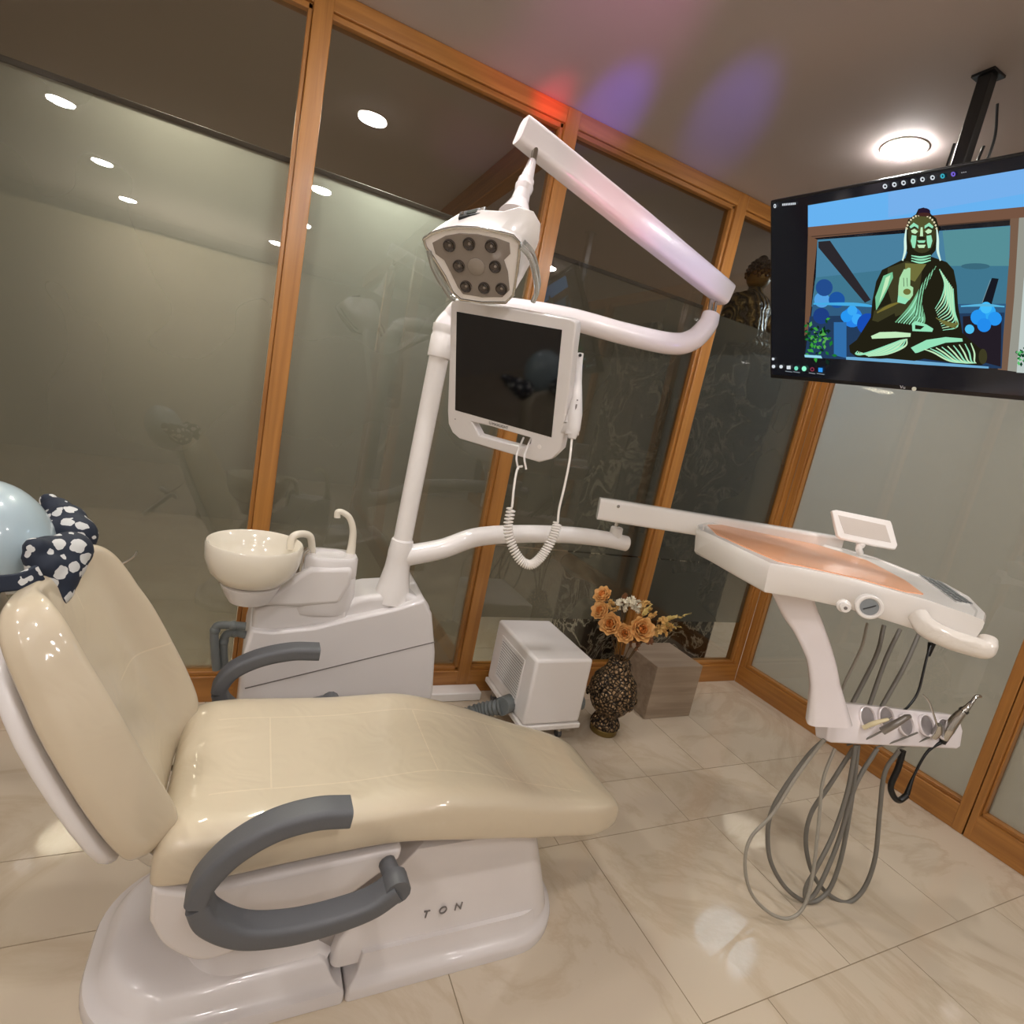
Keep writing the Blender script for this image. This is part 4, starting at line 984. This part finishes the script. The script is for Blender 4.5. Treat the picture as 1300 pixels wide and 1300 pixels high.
# face
add('picture', MD, circ(776, 475, 72, 98, 24))
add('picture', (84, 84, 48), circ(776, 425, 62, 42, 20))
for sx in (-1, 1):
    cx_ = 774
    add('picture', HL, [(cx_ + sx * 16, 432), (cx_ + sx * 40, 416), (cx_ + sx * 62, 436), (cx_ + sx * 56, 446), (cx_ + sx * 36, 434), (cx_ + sx * 16, 448)])
    add('picture', HL2, [(cx_ + sx * 18, 462), (cx_ + sx * 36, 448), (cx_ + sx * 54, 456), (cx_ + sx * 50, 468), (cx_ + sx * 32, 474)])
    add('picture', HL, [(cx_ + sx * 26, 484), (cx_ + sx * 50, 480), (cx_ + sx * 56, 510), (cx_ + sx * 46, 545), (cx_ + sx * 34, 548), (cx_ + sx * 28, 515)])
    add('picture', DK, stroke([(cx_ + sx * 14, 452), (cx_ + sx * 36, 440), (cx_ + sx * 60, 452)], 7))
    add('picture', (214, 244, 230), stroke([(cx_ + sx * 78, 440), (cx_ + sx * 84, 500), (cx_ + sx * 84, 560), (cx_ + sx * 98, 612)], 12, 16))
add('picture', HL2, [(770, 440), (780, 440), (782, 486), (766, 486)]); add('picture', DK, [(756, 490), (794, 490), (790, 502), (760, 502)])
add('picture', HL, [(752, 508), (796, 508), (788, 520), (760, 520)]); add('picture', DK, stroke([(750, 522), (774, 526), (798, 522)], 6)); add('picture', HL2, [(752, 530), (796, 530), (788, 546), (760, 546)])
for k in range(15):
    a = math.pi * (1.06 + .88 * k / 14); add('picture', (216, 206, 170), circ(775 + 78 * math.cos(a), 462 + 86 * math.sin(a), 5.5, 6, 8))
add('picture', (40, 26, 46), circ(788, 360, 32, 20)); add('picture', (70, 40, 36), circ(788, 374, 34, 10))
for k in range(3): add('picture', HL, stroke([(722, 586 + k * 13), (772, 594 + k * 14), (822, 584 + k * 13)], 10))
# shoulders, arms
add('picture', MD, [(600, 650), (700, 615), (780, 640), (760, 800), (700, 880), (640, 900), (600, 760)])
add('picture', GD, [(690, 625), (800, 630), (740, 720), (690, 700)])
add('picture', (120, 196, 150), [(578, 690), (625, 670), (628, 700), (580, 800), (540, 870), (536, 800)]); add('picture', HL2, [(590, 700), (615, 685), (600, 740), (566, 810), (555, 830)])
add('picture', MD, [(530, 870), (640, 820), (680, 835), (640, 880), (550, 928), (520, 920)]); add('picture', (120, 110, 50), stroke([(545, 880), (600, 850), (660, 826)], 16))
# raised hand
add('picture', (170, 222, 170), [(656, 742), (662, 700), (676, 745), (690, 742), (684, 656), (694, 656), (702, 735), (706, 735), (708, 648), (718, 650), (716, 740), (732, 750), (730, 790), (712, 815), (670, 822), (654, 790)])
for x in (682, 700): add('picture', DK, stroke([(x, 700), (x + 2, 745)], 5))
add('picture', GD, circ(700, 772, 20, 16)); add('picture', HL, [(654, 790), (712, 812), (690, 836), (650, 826)])
# robe folds over the chest
for k in range(11):
    x = 648 + k * 19; add('picture', HL if k % 2 else (112, 176, 132), stroke([(850 - k * 6, 640 + k * 12), (790 - k * 2, 720 + k * 10), (720 + k * 7, 840 + k * 7), (640 + k * 14, 930 + k * 2)], 9, 12))
for k in range(5): add('picture', DK, stroke([(815 + k * 9, 615), (770 + k * 12, 740), (740 + k * 14, 900)], 6))
for k in range(11): add('picture', HL2 if k % 2 else HL, stroke([(868 + k * 7, 655 + k * 10), (895 + k * 5, 730 + k * 14), (880 + k * 8, 800 + k * 15), (845 + k * 4, 860 + k * 11)], 10, 7))
for k in range(6): add('picture', GD, stroke([(850 + k * 18, 905 + k * 6), (900 + k * 12, 940), (955, 960 - k * 8)], 9))
# lap hand and legs
add('picture', HL, [(726, 935), (745, 922), (800, 940), (836, 962), (830, 978), (770, 976), (728, 974)]); add('picture', DK, [(742, 942), (790, 950), (770, 966), (742, 964)])
add('picture', HL2, [(515, 1000), (560, 980), (640, 978), (720, 985), (718, 1004), (620, 1010), (520, 1014)])
add('picture', HL, [(720, 1060), (800, 1020), (900, 1005), (985, 1012), (988, 1028), (900, 1034), (820, 1060), (745, 1090)])
for k in range(10): add('picture', HL if k % 2 else HL2, stroke([(700 - k * 4, 1014 + k * 1), (690 - k * 22, 1052 + k * 4), (600 - k * 18, 1092), (500 - k * 6, 1104 - k * 3)], 11, 8))
for k in range(9): add('picture', HL if k % 2 else HL2, stroke([(790 + k * 30, 1068 - k * 4), (840 + k * 26, 1086), (920 + k * 16, 1128), (1010 + k * 6, 1140)], 10, 7))
add('picture', MD, circ(1092, 1105, 22, 40)); add('picture', DK, [(560, 1112), (760, 1085), (820, 1110), (740, 1128)])
# toolbar marks along the top of the screen and at the bottom left
WH = (215, 220, 226)
def c8(x, y): return ((1080 + x / 7.222 - 980) * 4.0625, (190 + y / 7.222 - 180) * 4.0625)
for x, y, c in ((322, 334, WH), (408, 318, WH), (492, 302, WH), (579, 287, WH), (666, 270, WH), (758, 254, WH), (850, 240, (60, 170, 190)), (948, 222, (120, 100, 210))):
    X, Yy = c8(x, y); add('picture', c, circ(X, Yy, 12, 13, 10)); add('picture', (20, 22, 30), circ(X + 1, Yy, 6 if c == WH else 4, 6, 8))
for k in range(3): X, Yy = c8(1028 + 18 * k, 208 - 3 * k); add('picture', WH, circ(X, Yy, 2.5, 2.5, 6))
add('picture', WH, circ(20, 330, 7, 11, 10)); add('picture', (10, 10, 16), circ(20, 330, 3, 5, 8))
for k in range(8): add('picture', WH, [(58 + 9 * k, 318 - k * .8), (64 + 9 * k, 317 - k * .8), (64 + 9 * k, 328 - k * .8), (58 + 9 * k, 329 - k * .8)])
def c13(x, y): return (x / 13 * 4.0625, (440 + y / 13 - 180) * 4.0625)
add('picture', WH, circ(*c13(34, 198), 7, 7)); add('picture', WH, circ(*c13(40, 322), 9, 9)); add('picture', WH, circ(*c13(165, 325), 9, 9))
x, y = c13(290, 338); add('picture', WH, [(x - 10, y - 9), (x + 10, y - 9), (x + 10, y + 9), (x - 10, y + 9)])
add('picture', (120, 220, 190), circ(*c13(415, 352), 10, 11)); add('picture', (150, 250, 210), circ(*c13(545, 358), 12, 13)); add('picture', (130, 50, 70), circ(*c13(680, 368), 11, 11)); add('picture', (20, 14, 24), circ(*c13(680, 368), 6, 6))
x, y = c13(815, 378); add('picture', (50, 150, 240), [(x - 11, y - 12), (x + 11, y - 10), (x + 11, y + 12), (x - 11, y + 10)])
for a, b in ((235, 350), (365, 475), (625, 730), (755, 880)):
    p, q = c13(a, 392 + (a - 235) * .075), c13(b, 400 + (b - 235) * .075); add('picture', (150, 160, 170), [(p[0], p[1]), (q[0], q[1]), (q[0], q[1] + 3), (p[0], p[1] + 3)])
flush()
a, b = inv(tv(1143, 486)); txt('Vu', 'brand_lettering', .016, tl2(a, TVH - .006, .0005), dh, dv, mat('silver_print', srgb(190, 190, 196), .3, emit=srgb(120, 120, 124), es=.5), tvt, .0003)
a, b = inv(tv(1161, 490)); bm = bmesh.new(); lathe(bm, [(.007, 0), (.007, .001)], tl2(a, TVH - .009, 0), tn_, 14); finish('indicator_light', bm, mat('pale_dot', srgb(190, 190, 170), .3, emit=srgb(150, 150, 140), es=.6), tvt)
# ceiling mount
cm = thing('ceiling_mount', 'black square ceiling pole and bracket that carries the television', 'tv mount', (-1.094, -1.118, H))
bm = bmesh.new(); boxlh(bm, (-1.113, -1.137, 2.12), (-1.075, -1.099, H - .004)); finish('pole', bm, mat('black_steel', srgb(24, 21, 19), .4), cm, bevel=.004)
bm = bmesh.new(); boxlh(bm, (-1.125, -1.149, H - .008), (-1.060, -1.087, H - .0005)); finish('ceiling_plate', bm, BLACK, cm)
bm = bmesh.new(); section_sweep(bm, [Vector((-1.094, -1.118, 2.16)), Vector((-1.11, -1.12, 2.12)), tl2((Vector((-1.094, -1.118, 2.1)) - tl).dot(dh), TVH * .5, -.08)], Y, .05, .08, .2); finish('tilt_bracket', bm, BLACK, cm)
bm = bmesh.new(); tube(bm, [(-1.06, -1.15, 2.62), (-1.045, -1.165, 2.52), (-1.05, -1.16, 2.42), (-1.065, -1.15, 2.45), (-1.06, -1.15, 2.5)], .004, 8); tube(bm, [(-1.125, -1.10, 2.5), (-1.13, -1.10, 2.35), (-1.125, -1.10, 2.2)], .004, 8); finish('cable', bm, BLACK, cm)

# ------------------------------------------------------------------ suction machine on castors
ac = thing('suction_cabinet', 'white box-shaped suction cabinet on castors with louvred side, beside the vase', 'cabinet', (-1.68, -.27, 0))
bx0, bx1, by0, by1 = -1.825, -1.535, -.485, -.06
bm = bmesh.new(); boxlh(bm, (bx0, by0, .115), (bx1, by1, .425)); finish('body', bm, WHITE, ac, bevel=.014, segs=4)
bm = bmesh.new(); boxlh(bm, (bx0 - .006, by0 - .006, .088), (bx1 + .006, by1 + .006, .113)); finish('base_tray', bm, WHITEW, ac, bevel=.005)
g0, g1, gz0, gz1 = on(633, 811, 'x', bx0), on(661, 836, 'x', bx0), 0, 0
gy0, gy1 = -.38, -.15; z0_, z1_ = .175, .365
bm = bmesh.new()
for lo, hi in (((bx0 - .004, gy0 - .012, z0_ - .012), (bx0 + .001, gy1 + .012, z0_)), ((bx0 - .004, gy0 - .012, z1_), (bx0 + .001, gy1 + .012, z1_ + .012)), ((bx0 - .004, gy0 - .012, z0_), (bx0 + .001, gy0, z1_)), ((bx0 - .004, gy1, z0_), (bx0 + .001, gy1 + .012, z1_))): boxlh(bm, lo, hi)
gr = finish('grille', bm, WHITE, ac, bevel=.0015)
bm = bmesh.new()
for k in range(15):
    z = z0_ + (k + .5) * (z1_ - z0_) / 15; box(bm, (bx0 - .001, (gy0 + gy1) / 2, z), (.008, gy1 - gy0, .0065), Matrix.Rotation(R(30), 3, 'Y'))
finish('louvres', bm, LILAC, gr)
bm = bmesh.new(); boxlh(bm, (bx0 - .0006, gy0, z0_), (bx0 + .0005, gy1, z1_)); finish('grille_back', bm, SEAM, gr)
for x, y in ((bx0 + .04, by0 + .07), (bx1 - .05, by0 + .07), (bx0 + .04, by1 - .04), (bx1 - .05, by1 - .04)):
    bm = bmesh.new(); tube(bm, [(x, y, .03), (x, y, .09)], .013, 12, 0); c_ = finish('castor', bm, CHROME, ac)
    bm = bmesh.new(); tube(bm, [(x - .010, y, .019), (x + .010, y, .019)], .018, 16, 0); finish('wheel', bm, DGREY, c_)
# corrugated hose leaving at the lower front, and the stub on the other side
bm = bmesh.new(); P_ = [on(648, 892, 'x', bx0 - .0), on(636, 897, 'x', bx0 - .07), Vector((-1.98, -.33, .10)), Vector((-2.12, -.36, .07)), Vector((-2.24, -.36, .06))]
tube(bm, P_[:2], .040, 20, 0)
sp3 = spline(P_[1:], 24); rs = [.031 + .004 * math.sin(i * 1.6) for i in range(len(sp3))]; tube(bm, sp3, rs, 18, 0)
finish('corrugated_hose', bm, CGREY, ac)
bm = bmesh.new(); tube(bm, [(bx1 - .02, -.40, .17), (bx1 + .05, -.41, .165)], .032, 18, 0); finish('hose_connector', bm, CGREY, ac)
fb_ = finish('floor_box', one_box((-2.115, -.088, .001), (-1.85, -.002, .045)), WHITEW, bevel=.006)
tag(fb_, 'low white cover strip on the floor under the wooden bottom rail', 'floor box')

# ------------------------------------------------------------------ wooden block, vase and flowers
WB = wood('walnut_veneer', srgb(140, 122, 104), srgb(166, 148, 128), 0, .45, 14, .2)
wb = finish('wooden_block', one_box((-1.012, -.338, .001), (-.70, -.06, .30)), WB, bevel=.003)
tag(wb, 'plain brown wood veneer block standing on the floor in the corner', 'block')
def vase_mat():
    m, nt, N, L, p = new_mat('carved_bronze')
    tc = N.new('ShaderNodeTexCoord'); vo = N.new('ShaderNodeTexVoronoi'); vo.inputs['Scale'].default_value = 58; vo.feature = 'DISTANCE_TO_EDGE'
    L.new(tc.outputs['Object'], vo.inputs['Vector'])
    nz = N.new('ShaderNodeTexNoise'); nz.inputs['Scale'].default_value = 40; L.new(tc.outputs['Object'], nz.inputs['Vector'])
    k = math_node(N, L, 'ADD', vo.outputs['Distance'], math_node(N, L, 'MULTIPLY', nz.outputs['Fac'], .25))
    cr = N.new('ShaderNodeValToRGB'); cr.color_ramp.elements[0].color = srgb(30, 24, 20); cr.color_ramp.elements[1].color = srgb(176, 146, 110)  # raised carving lightened: metallic highlights are put into the colour
    cr.color_ramp.elements[0].position = .18; cr.color_ramp.elements[1].position = .42; L.new(k, cr.inputs[0])
    L.new(cr.outputs[0], p.inputs['Base Color']); p.inputs['Metallic'].default_value = .55; p.inputs['Roughness'].default_value = .38
    b = N.new('ShaderNodeBump'); b.inputs['Distance'].default_value = .012; b.inputs['Strength'].default_value = 1; L.new(k, b.inputs['Height']); L.new(b.outputs[0], p.inputs['Normal'])
    return m
VM = vase_mat(); BR = mat('dull_brass', srgb(120, 100, 52), .4, metal=.5)
V0 = Vector((-1.315, -.40, 0))
vs_ = thing('ornate_vase', 'dark bronze carved vase with pinched foot, standing in front of the glass wall', 'vase', tuple(V0))
def ribbed(bm, prof, c, n, amp, seg=96):
    ring_loft(bm, [[Vector(c) + Vector((math.cos(a) * (r + amp * max(0, math.sin(a * n)) * f), math.sin(a) * (r + amp * max(0, math.sin(a * n)) * f), z)) for a in [2 * math.pi * k / seg for k in range(seg)]] for r, z, f in prof])
bm = bmesh.new(); lathe(bm, [(.0, .001), (.064, .001), (.067, .006), (.067, .026), (.063, .03)], V0, UP, 40); finish('brass_foot', bm, BR, vs_)
bm = bmesh.new(); ribbed(bm, [(.062, .028, 0), (.068, .036, 1), (.066, .055, 1), (.056, .075, 1), (.046, .085, 0), (.052, .090, 0), (.050, .096, 0), (.060, .105, 1), (.078, .125, 1), (.098, .155, .5), (.112, .19, .3), (.116, .215, 0), (.112, .245, 0), (.100, .27, 0), (.104, .274, 0), (.100, .279, 0), (.082, .30, .6), (.064, .318, 0), (.068, .322, 0), (.062, .328, 0), (.055, .345, .5), (.050, .362, 0), (.056, .368, 0), (.050, .374, 0), (.043, .385, 0), (.030, .385, 0), (.028, .36, 0)], V0, 16, .006)
vb = finish('vase_body', bm, VM, vs_, sharp=60)
for k in range(8):
    a = 2 * math.pi * k / 8 + .25; c = V0 + Vector((math.cos(a) * .114, math.sin(a) * .114, .19)); ax_ = Vector((math.cos(a), math.sin(a), .05))
    bm = bmesh.new(); lathe(bm, [(.022, -.004), (.022, .004), (.017, .008), (.013, .004), (.009, .010), (0, .012)], c, ax_, 20); finish('carved_rosette', bm, VM, vb)
# flowers
FO = mat('orange_rose', srgb(226, 172, 104), .6, var=.22, scale=30); FO2 = mat('rose_heart', srgb(212, 128, 52), .6, var=.2, scale=30); FY = mat('yellow_bloom', srgb(220, 178, 108), .6, var=.2, scale=40); FW = mat('cream_bloom', srgb(242, 234, 212), .6, var=.1, scale=40)
FBR = mat('dry_leaf', srgb(128, 84, 52), .6, var=.2, scale=30); FST = mat('stem', srgb(96, 72, 44), .6)
mouth = V0 + Vector((0, 0, .37))
def petal(bm, c, ax, dirn, w, l, curl, mi=0):
    """cupped petal: grid bent around the axis"""
    side = ax.cross(dirn).normalized(); g = []
    for i in range(5):
        v = i / 4; row = []
        for k in range(5):
            u = k / 4 - .5; ww = w * math.sin(math.pi * (.18 + .72 * v)) 
            p = c + ax * (l * v) + dirn * (curl * (v ** 2) + w * .35 * v - abs(u) ** 2 * w * .9) + side * (u * ww * 2)
            row.append(bm.verts.new(p))
        g.append(row)
    for i in range(4):
        for k in range(4): bm.faces.new((g[i][k], g[i][k + 1], g[i + 1][k + 1], g[i + 1][k])).material_index = mi
def stem_to(bm, p): tube(bm, [mouth + Vector((random.uniform(-.012, .012), random.uniform(-.012, .012), -.06)), mouth.lerp(p, .55) + Vector((0, 0, .01)), p], .0022, 6, 5)
def rose(p, r, ax, label):
    t = thing('artificial_rose', label, 'flower', tuple(p), 'orange roses in the bronze vase')
    ax = ax.normalized(); bm = bmesh.new(); o1 = ax.orthogonal().normalized(); o2 = ax.cross(o1)
    for ringi, (n, rad, l, cu_) in enumerate(((3, .12, 1.0, -.05), (5, .28, 1.05, .0), (6, .46, 1.0, .12), (7, .64, .92, .30), (8, .80, .78, .5))):
        for k in range(n):
            a = 2 * math.pi * (k / n + ringi * .17) + random.uniform(-.15, .15); d = (o1 * math.cos(a) + o2 * math.sin(a))
            petal(bm, p + d * rad * r * .55 - ax * r * .55, ax, d, r * (.40 + .13 * ringi), r * l, r * cu_, 1 if ringi < 2 else 0)
    f = finish('petals', bm, [FO, FO2], t, sharp=80); f.modifiers.new('solid', 'SOLIDIFY').thickness = .0008
    bm = bmesh.new(); stem_to(bm, p - ax * r * .5); finish('stem', bm, FST, t)
D0 = 2.58
toC = (CAM - at(800, 785, D0)).normalized()
for i, (u, v, r, t, lb) in enumerate((
    (765, 755, .034, 2.60, 'orange artificial rose, highest of the bronze vase bouquet at its left side'), (762, 775, .034, 2.56, 'orange artificial rose at the outer left of the bouquet, just below the highest one'),
    (775, 792, .040, 2.52, 'orange artificial rose hanging lowest on the left of the bouquet'), (793, 804, .033, 2.50, 'small orange rosebud at the bottom middle of the bouquet'),
    (815, 799, .044, 2.50, 'largest open orange rose, facing forward low in the bouquet'))):
    p = at(u, v, t); rose(p, r * 1.12, toC * .8 + (p - at(795, 800, 2.58)).normalized() * .7 + UP * .1, lb)
def cluster(name, label, pts_, m_, n, r, sz, grp=None, cat='flower'):
    t = thing(name, label, cat, tuple(at(*pts_[0])), grp)
    bm = bmesh.new()
    for u, v, tt in pts_:
        c = at(u, v, tt)
        for k in range(n):
            d = Vector((random.gauss(0, 1), random.gauss(0, 1), random.gauss(0, 1))).normalized(); q = c + d * r * random.uniform(.55, 1); o1 = d.orthogonal().normalized(); o2 = d.cross(o1)
            for j in range(5):
                a = 2 * math.pi * j / 5; dd = o1 * math.cos(a) + o2 * math.sin(a)
                petal(bm, q, (dd + d * .4).normalized(), d, sz * .5, sz, sz * .2)
    f = finish('blossoms', bm, m_, t, sharp=80); f.modifiers.new('solid', 'SOLIDIFY').thickness = .0006
    bm = bmesh.new(); stem_to(bm, at(*pts_[0])); finish('stem', bm, FST, t)
cluster('artificial_hydrangea', 'cream white blossom cluster in the middle of the bronze vase bouquet', [(789, 769, 2.56), (800, 764, 2.58), (810, 770, 2.58)], FW, 16, .026, .013)
cluster('small_blossom_sprig', 'sprig of small yellow blossoms between the cream cluster and the largest rose', [(825, 778, 2.54), (820, 770, 2.56), (779, 768, 2.56)], FY, 12, .024, .013)
cluster('small_blossom_sprig', 'sprig of small orange yellow blossoms right of the largest rose', [(843, 790, 2.52), (846, 797, 2.52), (838, 803, 2.51)], FY, 12, .026, .013)
cluster('small_blossom_sprig', 'pinkish brown blossoms drooping under the largest rose', [(822, 812, 2.51), (806, 818, 2.52)], FBR, 10, .022, .012)
# spiky filler
t = thing('spiky_grass_spray', 'pale yellow feathery spray reaching furthest right out of the bronze vase', 'flower spray', tuple(at(860, 790, 2.52)))
for e_, b_ in (((877, 779), (846, 788)), ((866, 797), (842, 793)), ((828, 767), (815, 782)), ((858, 782), (840, 790))):
    a_, c_ = at(*b_, 2.52), at(*e_, 2.50); bm = bmesh.new()
    for k in range(22):
        f = k / 21; q = a_.lerp(c_, f); d = Vector((random.gauss(0, 1), random.gauss(0, 1), random.gauss(0, 1))).normalized(); dd = ((c_ - a_).normalized() + d * .8).normalized()
        petal(bm, q, dd, dd.orthogonal().normalized(), .006 * (1.2 - f), .020 * (1.25 - f), .003)
    finish('plume', bm, bpy.data.materials.get('pale_yellow_spray') or mat('pale_yellow_spray', srgb(220, 196, 122), .6, var=.1), t)
bm = bmesh.new(); stem_to(bm, at(846, 790, 2.52)); finish('stem', bm, FST, t)
t = thing('dried_leaf', 'brown pointed dried leaf standing up behind the cream blossoms', 'leaf', tuple(at(789, 758, 2.6)))
bm = bmesh.new(); petal(bm, at(791, 768, 2.6), UP, toC, .018, .06, .004); f = finish('blade', bm, FBR, t); bm = bmesh.new(); stem_to(bm, at(791, 768, 2.6)); finish('stem', bm, FST, t)

# ------------------------------------------------------------------ seated statue on the marble block, seen from behind through the glass
def bronze():
    m, nt, N, L, p = new_mat('old_gold')
    tc = N.new('ShaderNodeTexCoord'); mp2 = N.new('ShaderNodeMapping'); mp2.inputs['Rotation'].default_value = (0, R(18), 0); L.new(tc.outputs['Object'], mp2.inputs[0])
    wv = N.new('ShaderNodeTexWave'); wv.inputs['Scale'].default_value = 7; wv.inputs['Distortion'].default_value = 14; wv.inputs['Detail'].default_value = 3; wv.inputs['Detail Scale'].default_value = 1.2
    L.new(mp2.outputs[0], wv.inputs['Vector'])
    cr = N.new('ShaderNodeValToRGB'); cr.color_ramp.elements[0].color = srgb(40, 30, 18); cr.color_ramp.elements[1].color = srgb(130, 106, 62); L.new(wv.outputs['Fac'], cr.inputs[0])
    L.new(cr.outputs[0], p.inputs['Base Color']); p.inputs['Metallic'].default_value = .6; p.inputs['Roughness'].default_value = .4
    b = N.new('ShaderNodeBump'); b.inputs['Distance'].default_value = .02; L.new(wv.outputs['Fac'], b.inputs['Height']); L.new(b.outputs[0], p.inputs['Normal'])
    return m
sb = Vector((-.40, .30, 2.05))
parts = [(sb + Vector((0, 0, .05)), (.24, .11, .06), None), (sb + Vector((-.17, .02, .05)), (.10, .09, .05), None), (sb + Vector((.17, .02, .05)), (.10, .09, .05), None),
         (sb + Vector((0, -.02, .17)), (.12, .08, .15), None), (sb + Vector((0, -.01, .27)), (.145, .075, .08), None), (sb + Vector((-.15, 0, .20)), (.045, .05, .12), Matrix.Rotation(R(12), 3, 'Y')), (sb + Vector((.15, 0, .20)), (.045, .05, .12), Matrix.Rotation(R(-12), 3, 'Y')),
         (sb + Vector((0, 0, .35)), (.045, .045, .06), None)]
st = blob('statue', bronze(), parts, voxel=.01, sm=4)
tag(st, 'golden draped seated statue with curled hair behind the clear glass beside the television', 'statue')
bm = bmesh.new(); ico(bm, sb + Vector((0, 0, .44)), (.068, .075, .085), 3); finish('head', bm, mat('statue_head_bronze', srgb(104, 84, 46), .45, metal=.5), st)
bm = bmesh.new()
for k in range(90):
    z = 1 - 1.25 * (k + .5) / 90; a = k * 2.39996; r_ = math.sqrt(max(0, 1 - z * z)); ico(bm, sb + Vector((r_ * math.cos(a) * .07, r_ * math.sin(a) * .078, .445 + z * .088)), .0125, 1)
ico(bm, sb + Vector((0, 0, .53)), (.03, .03, .028), 2)
finish('curled_hair', bm, mat('statue_hair', srgb(58, 44, 32), .6, metal=.2), st)
